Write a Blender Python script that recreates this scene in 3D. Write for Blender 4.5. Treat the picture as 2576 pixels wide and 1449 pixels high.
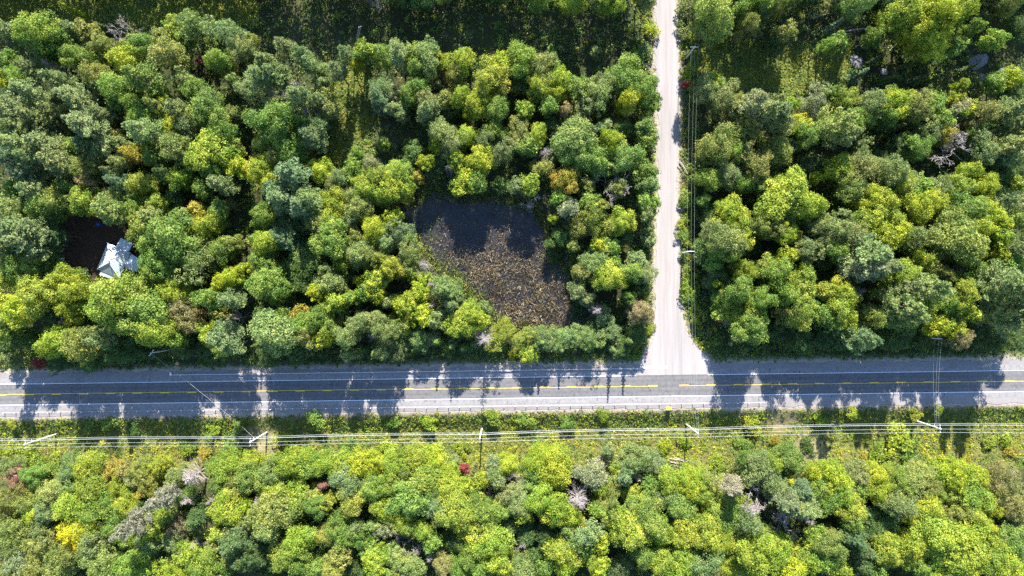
import bpy, math, random
import numpy as np
from mathutils import Vector, noise as mnoise
for _o in list(bpy.data.objects):
    bpy.data.objects.remove(_o)
scene = bpy.context.scene
COL = scene.collection
R = np.random.default_rng(11)
rnd = random.Random(5)

# ------------------------------------------------------------------ camera, light, exposure
PPM = 7.5                                  # photo measured at 2576 px wide: pixels per metre on the ground
CX, CY = 1288.0, 724.5
H = 2576 / PPM / 2 / 0.75
cam_d = bpy.data.cameras.new('camera')
cam_d.sensor_width = 36; cam_d.lens = 24
cam_d.clip_start = 1; cam_d.clip_end = 9000
cam = bpy.data.objects.new('camera', cam_d); COL.objects.link(cam)
cam.location = (0, 0, H)
scene.camera = cam
SUN_EL, SUN_AZ = math.radians(35), math.radians(2.6)
w = bpy.data.worlds.new('World'); scene.world = w; w.use_nodes = True
nt = w.node_tree; nt.nodes.clear()
sky = nt.nodes.new('ShaderNodeTexSky'); sky.sky_type = 'NISHITA'; sky.sun_disc = False
sky.sun_elevation = SUN_EL; sky.sun_rotation = SUN_AZ; sky.ozone_density = 4.0; sky.dust_density = 0.3
bg = nt.nodes.new('ShaderNodeBackground'); bg.inputs['Strength'].default_value = 0.12
wo = nt.nodes.new('ShaderNodeOutputWorld')
nt.links.new(sky.outputs[0], bg.inputs[0]); nt.links.new(bg.outputs[0], wo.inputs[0])
sd = bpy.data.lights.new('sun', 'SUN'); sd.energy = 5.0; sd.angle = math.radians(0.53); sd.color = (1.0, 0.95, 0.87)
so = bpy.data.objects.new('sun', sd); COL.objects.link(so)
sdir = Vector((math.sin(SUN_AZ) * math.cos(SUN_EL), math.cos(SUN_AZ) * math.cos(SUN_EL), math.sin(SUN_EL)))
so.rotation_euler = (-sdir).to_track_quat('-Z', 'Y').to_euler(); so.location = (0, 0, 300)
scene.view_settings.view_transform = 'Standard'; scene.view_settings.look = 'None'
scene.view_settings.gamma = 1; scene.view_settings.use_curve_mapping = False
scene.view_settings.exposure = 2.15
scene.cycles.max_bounces = 6; scene.cycles.diffuse_bounces = 3; scene.cycles.glossy_bounces = 2
scene.cycles.transmission_bounces = 3; scene.cycles.transparent_max_bounces = 4
scene.cycles.use_denoising = False

# ------------------------------------------------------------------ helpers
def g(px, py, z=0.0):
    "photo pixel (2576 px wide) -> world x, y of the point at height z that shows there"
    k = (H - z) / H / PPM
    return (px - CX) * k, (CY - py) * k

def tag(o, label=None, cat=None, group=None, kind=None):
    if label: o['label'] = label
    if cat: o['category'] = cat
    if group: o['group'] = group
    if kind: o['kind'] = kind
    return o

def empty(name, loc=(0, 0, 0), rz=0.0):
    o = bpy.data.objects.new(name, None); COL.objects.link(o)
    o.location = loc; o.rotation_euler = (0, 0, rz); o.empty_display_size = 0.3
    return o

def link(name, me, parent=None):
    o = bpy.data.objects.new(name, me); COL.objects.link(o)
    if parent is not None: o.parent = parent
    return o

def mesh_np(name, V, F, mat, tint=None, col=None, smooth=False):
    "V (n,3), F (m,k) with k corners each"
    V = np.asarray(V, np.float32); F = np.asarray(F, np.int32)
    me = bpy.data.meshes.new(name)
    m, k = F.shape
    me.vertices.add(len(V)); me.vertices.foreach_set('co', V.ravel())
    me.loops.add(m * k); me.loops.foreach_set('vertex_index', F.ravel())
    me.polygons.add(m)
    me.polygons.foreach_set('loop_start', np.arange(0, m * k, k, dtype=np.int32))
    if smooth: me.polygons.foreach_set('use_smooth', np.ones(m, bool))
    me.update(calc_edges=True)
    if tint is not None:
        a = me.attributes.new('tint', 'FLOAT', 'FACE'); a.data.foreach_set('value', np.asarray(tint, np.float32))
    if col is not None:
        dom = 'FACE' if len(col) == m else 'POINT'
        a = me.attributes.new('hue', 'FLOAT_COLOR', dom)
        c4 = np.ones((len(col), 4), np.float32); c4[:, :3] = col; a.data.foreach_set('color', c4.ravel())
    me.materials.append(mat)
    return me

def quads(name, Q, mat, tint=None, col=None):
    n = len(Q)
    return mesh_np(name, Q.reshape(-1, 3), np.arange(4 * n).reshape(n, 4), mat, tint, col)

def nrm(v): return v / (np.linalg.norm(v, axis=-1, keepdims=True) + 1e-9)

def leaf_quads(c, n, s, asp, t=None):
    n = nrm(n)
    if t is None: t = R.normal(size=c.shape)
    b = nrm(np.cross(n, t)); t = np.cross(b, n)
    s = np.asarray(s).reshape(-1, 1)
    return np.stack([c - t * s, c + b * s * asp, c + t * s, c - b * s * asp], 1)

class Geo:
    "collects tubes, boxes and prisms into ONE part"
    def __init__(s): s.v = []; s.f = []
    def add(s, V, F):
        o = len(s.v); s.v += [tuple(map(float, p)) for p in V]; s.f += [[i + o for i in f] for f in F]
    def tube(s, P, rad, n=6, cap=True):
        P = [np.array(p, float) for p in P]; V = []; F = []
        prev = None
        for i, p in enumerate(P):
            d = P[min(i + 1, len(P) - 1)] - P[max(i - 1, 0)]; d = d / (np.linalg.norm(d) + 1e-9)
            a = np.array([0, 0, 1.0]) if abs(d[2]) < 0.9 else np.array([1.0, 0, 0])
            if prev is not None: a = prev
            u = a - d * np.dot(a, d); u /= np.linalg.norm(u) + 1e-9; prev = u; q = np.cross(d, u)
            for k in range(n):
                an = 2 * math.pi * k / n
                V.append(p + rad[i] * (u * math.cos(an) + q * math.sin(an)))
        for i in range(len(P) - 1):
            for k in range(n):
                F.append([i * n + k, i * n + (k + 1) % n, (i + 1) * n + (k + 1) % n, (i + 1) * n + k])
        if cap: F.append(list(range(n))[::-1]); F.append([(len(P) - 1) * n + k for k in range(n)])
        s.add(V, F)
    def box(s, c, size, rz=0.0):
        ca, sa = math.cos(rz), math.sin(rz); V = []
        for z in (-.5, .5):
            for x, y in ((-.5, -.5), (.5, -.5), (.5, .5), (-.5, .5)):
                x2, y2 = x * size[0], y * size[1]
                V.append((c[0] + x2 * ca - y2 * sa, c[1] + x2 * sa + y2 * ca, c[2] + z * size[2]))
        s.add(V, [[3, 2, 1, 0], [4, 5, 6, 7], [0, 1, 5, 4], [1, 2, 6, 5], [2, 3, 7, 6], [3, 0, 4, 7]])
    def prism(s, pts, z0, z1):
        n = len(pts); V = [(p[0], p[1], z0) for p in pts] + [(p[0], p[1], z1) for p in pts]
        s.add(V, [list(range(n))[::-1], list(range(n, 2 * n))] + [[i, (i + 1) % n, (i + 1) % n + n, i + n] for i in range(n)])
    def mesh(s, name, mat, smooth=False):
        me = bpy.data.meshes.new(name); me.from_pydata(s.v, [], s.f); me.materials.append(mat); me.update()
        if smooth: me.polygons.foreach_set('use_smooth', np.ones(len(me.polygons), bool))
        return me
    def build(s, name, mat, parent=None, smooth=False): return link(name, s.mesh(name, mat, smooth), parent)

# ------------------------------------------------------------------ materials
def newmat(name):
    m = bpy.data.materials.new(name); m.use_nodes = True; t = m.node_tree; t.nodes.clear()
    o = t.nodes.new('ShaderNodeOutputMaterial'); return m, t, o

def N(t, kind, **kw):
    n = t.nodes.new(kind)
    for k, v in kw.items():
        if hasattr(n, k): setattr(n, k, v)
    return n

def mathn(t, op, a, b=None, clamp=False):
    n = N(t, 'ShaderNodeMath', operation=op); n.use_clamp = clamp
    for i, x in enumerate((a, b)):
        if x is None: continue
        if isinstance(x, (int, float)): n.inputs[i].default_value = x
        else: t.links.new(x, n.inputs[i])
    return n.outputs[0]

def mixc(t, fac, a, b, blend='MIX'):
    n = N(t, 'ShaderNodeMix', data_type='RGBA', blend_type=blend)
    for i, x in ((0, fac), (6, a), (7, b)):
        if isinstance(x, (int, float)): n.inputs[i].default_value = x
        elif isinstance(x, tuple): n.inputs[i].default_value = (*x, 1)
        else: t.links.new(x, n.inputs[i])
    return n.outputs[2]

def noise(t, scale, detail=4, rough=0.6, vec=None, stretch=None):
    n = N(t, 'ShaderNodeTexNoise'); n.inputs['Scale'].default_value = scale
    n.inputs['Detail'].default_value = detail; n.inputs['Roughness'].default_value = rough
    if vec is None: vec = N(t, 'ShaderNodeTexCoord').outputs['Object']
    if stretch:
        mp = N(t, 'ShaderNodeMapping'); mp.inputs['Scale'].default_value = stretch
        t.links.new(vec, mp.inputs['Vector']); vec = mp.outputs[0]
    t.links.new(vec, n.inputs['Vector']); return n.outputs[0]

def ramp(t, fac, stops):
    n = N(t, 'ShaderNodeValToRGB'); e = n.color_ramp.elements
    while len(e) < len(stops): e.new(0.5)
    for el, (p, c) in zip(e, stops): el.position = p; el.color = (*c, 1)
    t.links.new(fac, n.inputs[0]); return n.outputs[0]

def leaf_material(name, source):
    m, t, o = newmat(name)
    if source == 'object': c = N(t, 'ShaderNodeObjectInfo').outputs['Color']
    else:
        a = N(t, 'ShaderNodeAttribute'); a.attribute_name = 'hue'; c = a.outputs['Color']
    ti = N(t, 'ShaderNodeAttribute'); ti.attribute_name = 'tint'; ti = ti.outputs['Fac']
    hsv = N(t, 'ShaderNodeHueSaturation')
    t.links.new(c, hsv.inputs['Color'])
    t.links.new(mathn(t, 'SUBTRACT', 0.5, mathn(t, 'MULTIPLY', ti, 0.017)), hsv.inputs['Hue'])
    t.links.new(mathn(t, 'ADD', 1.0, mathn(t, 'MULTIPLY', ti, 0.17)), hsv.inputs['Value'])
    d = N(t, 'ShaderNodeBsdfPrincipled'); d.inputs['Roughness'].default_value = 0.55
    d.inputs['Specular IOR Level'].default_value = 0.25
    t.links.new(hsv.outputs[0], d.inputs['Base Color'])
    tr = N(t, 'ShaderNodeBsdfTranslucent')
    t.links.new(mixc(t, 1.0, hsv.outputs[0], (1.1, 1.08, 0.66), 'MULTIPLY'), tr.inputs['Color'])
    mx = N(t, 'ShaderNodeMixShader'); mx.inputs[0].default_value = 0.36
    t.links.new(d.outputs[0], mx.inputs[1]); t.links.new(tr.outputs[0], mx.inputs[2])
    t.links.new(mx.outputs[0], o.inputs[0]); return m

def rough_material(name, build, rough=0.9, bump=None, spec=0.2, metal=0.0):
    m, t, o = newmat(name); p = N(t, 'ShaderNodeBsdfPrincipled')
    p.inputs['Roughness'].default_value = rough; p.inputs['Specular IOR Level'].default_value = spec
    p.inputs['Metallic'].default_value = metal
    c = build(t)
    if isinstance(c, tuple): p.inputs['Base Color'].default_value = (*c, 1)
    else: t.links.new(c, p.inputs['Base Color'])
    if bump:
        b = N(t, 'ShaderNodeBump'); b.inputs['Strength'].default_value = bump[1]; b.inputs['Distance'].default_value = bump[2]
        t.links.new(noise(t, bump[0], 5, 0.7), b.inputs['Height']); t.links.new(b.outputs[0], p.inputs['Normal'])
    t.links.new(p.outputs[0], o.inputs[0]); return m

def varied(c, scale=2.0, amt=0.3):
    lo = tuple(x * (1 - amt) for x in c); hi = tuple(min(1, x * (1 + amt)) for x in c)
    return lambda t: ramp(t, noise(t, scale, 6, 0.7), [(0.3, lo), (0.7, hi)])

LEAF = leaf_material('tree_leaves', 'object')
LEAFC = leaf_material('undergrowth_leaves', 'attr')
BARK = rough_material('bark', varied((0.13, 0.105, 0.085), 3), 0.95, (9, 0.6, 0.05))
DEADM = rough_material('dead_wood', varied((0.235, 0.205, 0.188), 1.5, 0.3), 0.85, (7, 0.4, 0.03))
LOGM = rough_material('weathered_log', varied((0.22, 0.195, 0.175), 2.5, 0.3), 0.9, (7, 0.4, 0.03))
ROCK = rough_material('rock', varied((0.15, 0.143, 0.145), 1.2, 0.4), 0.9, (3, 0.7, 0.15))
POLEM = rough_material('pole_wood', varied((0.52, 0.49, 0.45), 2.5, 0.2), 0.8, (8, 0.3, 0.01))
WIREM = rough_material('wire_metal', lambda t: (0.36, 0.38, 0.36), 0.5, None, 0.5, 0.0)
STEEL = rough_material('galvanised_steel', varied((0.62, 0.64, 0.66), 1.0, 0.12), 0.42, None, 0.5, 0.25)
POSTM = rough_material('post_wood', varied((0.40, 0.38, 0.36), 4, 0.3), 0.85)
DARKP = rough_material('dark_post', varied((0.12, 0.11, 0.11), 4, 0.3), 0.8)
PAINTW = rough_material('white_paint', lambda t: ramp(t, noise(t, 1.3, 8, 0.75), [(0.28, (0.5, 0.5, 0.5)), (0.5, (0.78, 0.79, 0.8))]), 0.6)
PAINTY = rough_material('yellow_paint', lambda t: ramp(t, noise(t, 1.3, 8, 0.75), [(0.28, (0.5, 0.33, 0.04)), (0.5, (0.72, 0.48, 0.04))]), 0.6)
WALLM = rough_material('siding', varied((0.30, 0.24, 0.19), 2, 0.15), 0.8)
BLUEM = rough_material('blue_tarp', varied((0.02, 0.10, 0.45), 1.5, 0.3), 0.45, (2, 0.5, 0.1))
WHITEM = rough_material('white_plastic', lambda t: (0.75, 0.75, 0.74), 0.5)
REDS = rough_material('red_sign', lambda t: (0.55, 0.02, 0.02), 0.4)
YELS = rough_material('yellow_sign', lambda t: (0.85, 0.62, 0.01), 0.4)

def roof_tex(t):
    return ramp(t, noise(t, 0.5, 8, 0.7), [(0.3, (0.34, 0.395, 0.405)), (0.7, (0.46, 0.52, 0.53))])
def roof_material():
    m, t, o = newmat('metal_roof'); p = N(t, 'ShaderNodeBsdfPrincipled')
    p.inputs['Metallic'].default_value = 0.1; p.inputs['Roughness'].default_value = 0.45
    t.links.new(roof_tex(t), p.inputs['Base Color']); t.links.new(p.outputs[0], o.inputs[0]); return m
ROOF = roof_material()

def asphalt(name, lo, hi, lanes):
    def f(t):
        tc = N(t, 'ShaderNodeTexCoord').outputs['Object']
        base = ramp(t, noise(t, 0.35, 8, 0.7, tc, (0.15, 1.6, 1)), [(0.3, lo), (0.7, hi)])
        base = mixc(t, mathn(t, 'MULTIPLY', noise(t, 9, 3, 0.7, tc), 0.35), base, (hi[0] * 1.25, hi[1] * 1.22, hi[2] * 1.2))
        if lanes:                                  # darker worn wheel tracks that run along the lanes
            sx = N(t, 'ShaderNodeSeparateXYZ'); t.links.new(tc, sx.inputs[0])
            wv = mathn(t, 'COSINE', mathn(t, 'MULTIPLY', mathn(t, 'ABSOLUTE', sx.outputs[1]), 2 * math.pi / 1.75))
            base = mixc(t, mathn(t, 'MULTIPLY', mathn(t, 'ADD', mathn(t, 'MULTIPLY', wv, 0.5), 0.5), 0.38), base, (lo[0] * .78, lo[1] * .78, lo[2] * .8))
        blot = ramp(t, noise(t, 0.9, 5, 0.65, tc), [(0.36, (.82, .82, .83)), (0.6, (1.08, 1.08, 1.07))])
        base = mixc(t, 1.0, base, blot, 'MULTIPLY')
        cr = mathn(t, 'ABSOLUTE', mathn(t, 'SUBTRACT', noise(t, 0.22, 3, 0.55, tc, (1.6, .55, 1)), 0.5))   # sealed cracks
        cr = mathn(t, 'LESS_THAN', cr, 0.0045)
        return mixc(t, mathn(t, 'MULTIPLY', cr, 0.7), base, (0.03, 0.03, 0.032))
    return rough_material(name, f, 0.85, (14, 0.25, 0.02), 0.3)
ASPH = asphalt('lane_asphalt', (0.082, 0.080, 0.082), (0.116, 0.112, 0.112), True)
SHLD = asphalt('shoulder_asphalt', (0.140, 0.134, 0.134), (0.185, 0.178, 0.177), False)
def gravel_tex(t):
    tc = N(t, 'ShaderNodeTexCoord').outputs['Object']
    a = ramp(t, noise(t, 0.22, 8, 0.68, tc), [(0.3, (0.14, 0.127, 0.121)), (0.7, (0.21, 0.195, 0.187))])
    return mixc(t, mathn(t, 'MULTIPLY', noise(t, 5, 4, 0.75, tc), 0.5), a, (0.16, 0.145, 0.14))
GRAVEL = rough_material('shoulder_gravel', gravel_tex, 0.95, (6, 0.5, 0.06))
def sideroad_tex(t):
    tc = N(t, 'ShaderNodeTexCoord').outputs['Object']
    a = ramp(t, noise(t, 0.5, 8, 0.68, tc, (1.3, 0.05, 1)), [(0.3, (0.150, 0.136, 0.130)), (0.68, (0.272, 0.250, 0.242))])
    a = mixc(t, mathn(t, 'MULTIPLY', noise(t, 0.12, 6, 0.7, tc), 0.5), a, (0.235, 0.216, 0.21))
    return mixc(t, mathn(t, 'MULTIPLY', noise(t, 6, 4, 0.75, tc), 0.22), a, (0.20, 0.18, 0.168))
SIDER = rough_material('limestone_gravel', sideroad_tex, 0.95, (6, 0.35, 0.05))

def ground_material():
    m, t, o = newmat('forest_floor'); p = N(t, 'ShaderNodeBsdfPrincipled')
    p.inputs['Roughness'].default_value = 0.95; p.inputs['Specular IOR Level'].default_value = 0.1
    a = N(t, 'ShaderNodeAttribute'); a.attribute_name = 'hue'
    tc = N(t, 'ShaderNodeTexCoord').outputs['Object']
    v = ramp(t, noise(t, 0.6, 8, 0.72, tc), [(0.25, (0.5, 0.5, 0.5)), (0.75, (1.5, 1.45, 1.3))])
    c = mixc(t, 1.0, a.outputs['Color'], v, 'MULTIPLY')
    c = mixc(t, mathn(t, 'MULTIPLY', noise(t, 2.2, 5, 0.7, tc), 0.45), c, (0.05, 0.06, 0.02))
    t.links.new(c, p.inputs['Base Color'])
    b = N(t, 'ShaderNodeBump'); b.inputs['Strength'].default_value = 0.9; b.inputs['Distance'].default_value = 0.4
    t.links.new(noise(t, 1.4, 6, 0.75, tc), b.inputs['Height']); t.links.new(b.outputs[0], p.inputs['Normal'])
    t.links.new(p.outputs[0], o.inputs[0]); return m
GROUND = ground_material()
def water_material():
    m, t, o = newmat('marsh_water'); p = N(t, 'ShaderNodeBsdfPrincipled')
    p.inputs['Roughness'].default_value = 0.12; p.inputs['IOR'].default_value = 1.33
    t.links.new(ramp(t, noise(t, 0.25, 6, 0.7), [(0.35, (0.012, 0.013, 0.018)), (0.7, (0.035, 0.032, 0.028))]), p.inputs['Base Color'])
    b = N(t, 'ShaderNodeBump'); b.inputs['Strength'].default_value = 0.25; b.inputs['Distance'].default_value = 0.05
    t.links.new(noise(t, 3, 3, 0.6), b.inputs['Height']); t.links.new(b.outputs[0], p.inputs['Normal'])
    t.links.new(p.outputs[0], o.inputs[0]); return m
WATER = water_material()

# ------------------------------------------------------------------ layout in photo pixels (2576 wide)
SLOPE = -35 / 2576
def road_y(px): return 993 + SLOPE * px          # the highway's centre line
def hwy_t(x, y):
    "metres north of the highway centre line"
    return y - (CY - road_y(x * PPM + CX)) / PPM
def from_hwy(x, t): return (CY - road_y(x * PPM + CX)) / PPM + t
LEFT_EDGE = [(1650, -900), (1650, 0), (1651, 60), (1646, 130), (1648, 180), (1652, 240), (1655, 330), (1656, 420), (1656, 500), (1654, 560), (1650, 640), (1648, 720), (1648, 800), (1646, 840), (1636, 870), (1618, 900), (1607, 925), (1603, 944)]
RIGHT_EDGE = [(1697, -900), (1697, 0), (1700, 80), (1704, 150), (1706, 200), (1706, 300), (1704, 400), (1704, 500), (1708, 560), (1710, 640), (1711, 740), (1716, 800), (1728, 840), (1750, 872), (1775, 893), (1787, 905), (1787, 944)]
def edge_x(edge, py): return np.interp(py, [p[1] for p in edge], [p[0] for p in edge])
MARSH = [(975, 520), (1080, 482), (1250, 492), (1345, 515), (1390, 580), (1395, 640), (1440, 690), (1505, 760), (1530, 830), (1400, 850), (1270, 838), (1210, 790), (1150, 705), (1080, 660), (1030, 600)]
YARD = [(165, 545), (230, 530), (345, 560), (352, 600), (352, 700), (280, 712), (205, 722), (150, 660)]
def inside(poly, X, Y):
    X = np.asarray(X, float); Y = np.asarray(Y, float); r = np.zeros(X.shape, bool)
    n = len(poly)
    for i in range(n):
        x0, y0 = poly[i]; x1, y1 = poly[(i + 1) % n]
        if y0 == y1: continue
        c = (y0 > Y) != (y1 > Y)
        r ^= c & (X < (x1 - x0) * (Y - y0) / (y1 - y0) + x0)
    return r
def poly_dist(poly, X, Y):
    d = np.full(np.shape(X), 1e9)
    for i in range(len(poly)):
        a = np.array(poly[i], float); b = np.array(poly[(i + 1) % len(poly)], float); ab = b - a
        t = np.clip(((X - a[0]) * ab[0] + (Y - a[1]) * ab[1]) / (ab @ ab), 0, 1)
        d = np.minimum(d, np.hypot(X - a[0] - t * ab[0], Y - a[1] - t * ab[1]))
    return np.where(inside(poly, X, Y), -d, d)
def vnoise(X, Y, s, seed=0):
    "cheap smooth value noise, 0..1"
    X = np.asarray(X, float) / s + 100 + seed * 17.3; Y = np.asarray(Y, float) / s + 100 + seed * 9.1
    xi = np.floor(X).astype(int); yi = np.floor(Y).astype(int); fx = X - xi; fy = Y - yi
    fx = fx * fx * (3 - 2 * fx); fy = fy * fy * (3 - 2 * fy)
    def hsh(a, b):
        v = np.sin(a * 127.1 + b * 311.7 + seed * 74.7) * 43758.5453; return v - np.floor(v)
    return (hsh(xi, yi) * (1 - fx) + hsh(xi + 1, yi) * fx) * (1 - fy) + (hsh(xi, yi + 1) * (1 - fx) + hsh(xi + 1, yi + 1) * fx) * fy
def sstep(a, b, x): t = np.clip((x - a) / (b - a), 0, 1); return t * t * (3 - 2 * t)
def road_clear(px, py):
    "pixels to the nearest road surface (negative on it); marks where nothing may grow"
    t = (road_y(px) - py) / PPM                       # metres north of centre
    hw = np.maximum(t - 7.2, -7.6 - t) * PPM
    sr = np.maximum(edge_x(LEFT_EDGE, py) - px, px - edge_x(RIGHT_EDGE, py))
    sr = np.where(py > 944, 999, sr)
    return np.minimum(hw, sr)
def terrain(x, y):
    x = np.asarray(x, float); y = np.asarray(y, float)
    px = x * PPM + CX; py = CY - y * PPM
    t = hwy_t(x, y); rc = road_clear(px, py) / PPM
    z = -0.10 - 0.35 * sstep(0.3, 4, rc) + (0.6 * vnoise(x, y, 22, 1) - 0.3) * sstep(3, 12, rc)
    z = z - 2.2 * sstep(-8.2, -15.5, t) + 1.8 * sstep(-20, -34, t)
    z = z - 0.7 * sstep(4, -4, poly_dist(MARSH, px, py) / PPM)
    return z

# ------------------------------------------------------------------ the setting
def axis_lines(lo, hi, step):
    inner = np.arange(lo, hi + step, step)
    left = [lo - d for d in (6, 16, 35, 70, 140, 300, 700, 1500, 3200)][::-1]
    right = [hi + d for d in (6, 16, 35, 70, 140, 300, 700, 1500, 3200)]
    return np.concatenate([left, inner, right])
gx = axis_lines(-182, 182, 1.0); gy = axis_lines(-106, 106, 0.8)
GX, GY = np.meshgrid(gx, gy); nx, ny = len(gx), len(gy)
GZ = terrain(GX, GY)
idx = np.arange(nx * ny).reshape(ny, nx)
F = np.stack([idx[:-1, :-1], idx[:-1, 1:], idx[1:, 1:], idx[1:, :-1]], -1).reshape(-1, 4)
PX = GX * PPM + CX; PY = CY - GY * PPM
tn = hwy_t(GX, GY)
col = np.zeros((ny, nx, 3)) + np.array([0.030, 0.036, 0.017])
n1 = vnoise(GX, GY, 9, 2)[..., None]; n2 = vnoise(GX, GY, 3.2, 3)[..., None]
col = col * (0.6 + 0.8 * n1) + (n2 > 0.72) * np.array([0.02, 0.012, 0.008])
def blend(mask, c):
    global col
    m = np.clip(mask, 0, 1)[..., None]; col = col * (1 - m) + np.array(c) * m
MEADOWS = [[(1745, 110), (2140, 110), (2140, 235), (1745, 235)], [(835, 160), (935, 160), (935, 430), (825, 430)], [(-200, -40), (640, -40), (640, 62), (-200, 62)]]
for mp in MEADOWS: blend(sstep(14, -10, poly_dist(mp, PX, PY)), (0.085, 0.10, 0.022))
blend(sstep(-8.4, -10.5, tn) * sstep(-32, -27, tn), (0.115, 0.115, 0.035))
dry = np.maximum(sstep(60, 20, np.hypot(PX - 1970, (PY - 1060) * 1.2)), sstep(80, 20, np.hypot((PX - 640) * 0.8, (PY - 1120) * 1.2)))
dry = np.maximum(dry, sstep(70, 20, np.hypot((PX - 2040) * 0.9, PY - 1140))) * (0.4 + 0.6 * vnoise(GX, GY, 2.5, 7))
blend(dry * 0.85, (0.30, 0.245, 0.16))
blend(sstep(-7.2, -7.8, tn) * sstep(-10.4, -8.6, tn) * 0.8, (0.22, 0.18, 0.13))
rcl = road_clear(PX, PY) / PPM
blend(sstep(3.0, 0.6, rcl) * (tn > 6) * 0.8, (0.27, 0.235, 0.19))
blend(sstep(1.6, 0.2, rcl), (0.31, 0.28, 0.25))
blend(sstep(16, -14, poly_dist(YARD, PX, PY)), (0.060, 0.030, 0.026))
blend(sstep(14, -14, poly_dist(MARSH, PX, PY)), (0.045, 0.04, 0.03))
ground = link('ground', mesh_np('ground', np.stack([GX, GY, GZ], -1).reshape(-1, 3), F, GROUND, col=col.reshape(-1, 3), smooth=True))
tag(ground, kind='structure')

ROT = math.atan(-SLOPE)
hc = (0.0, from_hwy(0, 0))
def strip(name, u0, u1, t0, t1, z, mat, jit0=0.0, jit1=0.0, step=6.0):
    "a ribbon along the highway, in its own axes (u along, t across), edges broken by jit"
    n = max(2, int((u1 - u0) / step) + 1); us = np.linspace(u0, u1, n)
    a = t0 + (vnoise(us, us * 0, 2.2, 4) - 0.5) * 2 * jit0; b = t1 + (vnoise(us, us * 0, 2.2, 5) - 0.5) * 2 * jit1
    V = np.concatenate([np.stack([us, a, np.full(n, z)], 1), np.stack([us, b, np.full(n, z)], 1)])
    i = np.arange(n - 1); Fq = np.stack([i, i + 1, n + i + 1, n + i], 1)
    o = link(name, mesh_np(name, V, Fq, mat)); o.location = (hc[0], hc[1], 0); o.rotation_euler = (0, 0, ROT)
    return tag(o, kind='structure')
def u_at(px): return ((px - CX) / PPM) / math.cos(ROT)
U0, U1 = -900, 900
strip('gravel_shoulder', U0, U1, -7.5, 7.1, 0.0, GRAVEL, 0.45, 0.8, 0.8)
strip('paved_shoulder', U0, U1, -5.45, 5.45, 0.012, SHLD, 0.05, 0.08, 1.0)
strip('highway', U0, U1, -3.62, 3.62, 0.024, ASPH)
# side road with its flared mouth
ys = np.concatenate([np.linspace(-880, -20, 30), np.arange(-10, 944, 5.0), [944]])
def rag(py, seed): return (vnoise(py, py * 0, 11, seed) - 0.5) * 6 + (vnoise(py, py * 0, 30, seed + 3) - 0.5) * 7
lx = edge_x(LEFT_EDGE, ys) + rag(ys, 1) * (ys < 905); rx = edge_x(RIGHT_EDGE, ys) + rag(ys, 2) * (ys < 890)
ym = np.where(ys >= 944, road_y((lx + rx) / 2) - 3.62 * PPM, ys)
yl = np.where(ys >= 944, road_y(lx) - 3.62 * PPM, ys); yr = np.where(ys >= 944, road_y(rx) - 3.62 * PPM, ys)
zz = 0.018
V = []
for k in range(len(ys)):
    for fr in (0, 0.25, 0.5, 0.75, 1):
        x_, y_ = g(lx[k] + (rx[k] - lx[k]) * fr, yl[k] + (yr[k] - yl[k]) * fr); V.append((x_, y_, zz))
i = np.arange(len(ys) - 1)[:, None] * 5 + np.arange(4)[None]; i = i.ravel()
side = link('gravel_side_road', mesh_np('gravel_side_road', V, np.stack([i + 5, i + 6, i + 1, i], 1), SIDER)); tag(side, kind='structure')

def marking(u0, u1, t0, t1, mat, name='road_marking'): return strip(name, u0, u1, t0, t1, 0.032, mat, 0, 0, 400)
JW, JE = u_at(1600), u_at(1781)
marking(U0, JW, 3.43, 3.57, PAINTW, 'edge_line_marking'); marking(JE, U1, 3.43, 3.57, PAINTW, 'edge_line_marking')
marking(U0, U1, -3.6, -3.45, PAINTW, 'edge_line_marking')
CW, CE = u_at(1654), u_at(1709)
marking(U0, u_at(1010), 0.02, 0.16, PAINTY, 'centre_line_marking')
marking(u_at(1010), CW, -0.16, -0.02, PAINTY, 'centre_line_marking'); marking(CE, U1, -0.16, -0.02, PAINTY, 'centre_line_marking')
dash0 = marking(0, 3.1, 0.0, 0.22, PAINTY, 'centre_dash_marking'); dash_me = dash0.data
def dash(u, t):
    d = dash0.copy(); COL.objects.link(d)
    d.location = (hc[0] + u * math.cos(ROT) - t * math.sin(ROT), hc[1] + u * math.sin(ROT) + t * math.cos(ROT), 0)
u = CW - 3.1
dash0.location = (hc[0] + u * math.cos(ROT) - 0.0 * math.sin(ROT), hc[1] + u * math.sin(ROT), 0)
u -= 9.1
while u > -185:
    dash(u, -0.0 if u > u_at(1010) else -0.22); u -= 9.1
u = CE
while u < 185:
    dash(u, 0.0); u += 9.1
o = strip('stop_line_marking', u_at(1617), u_at(1680), 5.9, 6.7, 0.032, PAINTW, 0, 0, 400)

# marsh water
mx_ = [g(*p) for p in MARSH]
mv = []
for k in range(len(mx_)):
    a, b = np.array(mx_[k]), np.array(mx_[(k + 1) % len(mx_)])
    for f in np.linspace(0, 1, 6)[:-1]:
        p = a + (b - a) * f; mv.append((p[0] + R.normal() * 0.4, p[1] + R.normal() * 0.4, -0.92))
me = bpy.data.meshes.new('marsh_water'); me.from_pydata(mv, [], [list(range(len(mv)))]); me.materials.append(WATER)
tag(link('marsh_water', me), kind='structure')

# ------------------------------------------------------------------ tree prototypes (metres, base at the origin)
def fib(n):
    i = np.arange(n) + 0.5
    ph = np.arccos(1 - 2 * i / n); th = math.pi * (1 + 5 ** 0.5) * i
    return np.stack([np.cos(th) * np.sin(ph), np.sin(th) * np.sin(ph), np.cos(ph)], 1)

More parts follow.
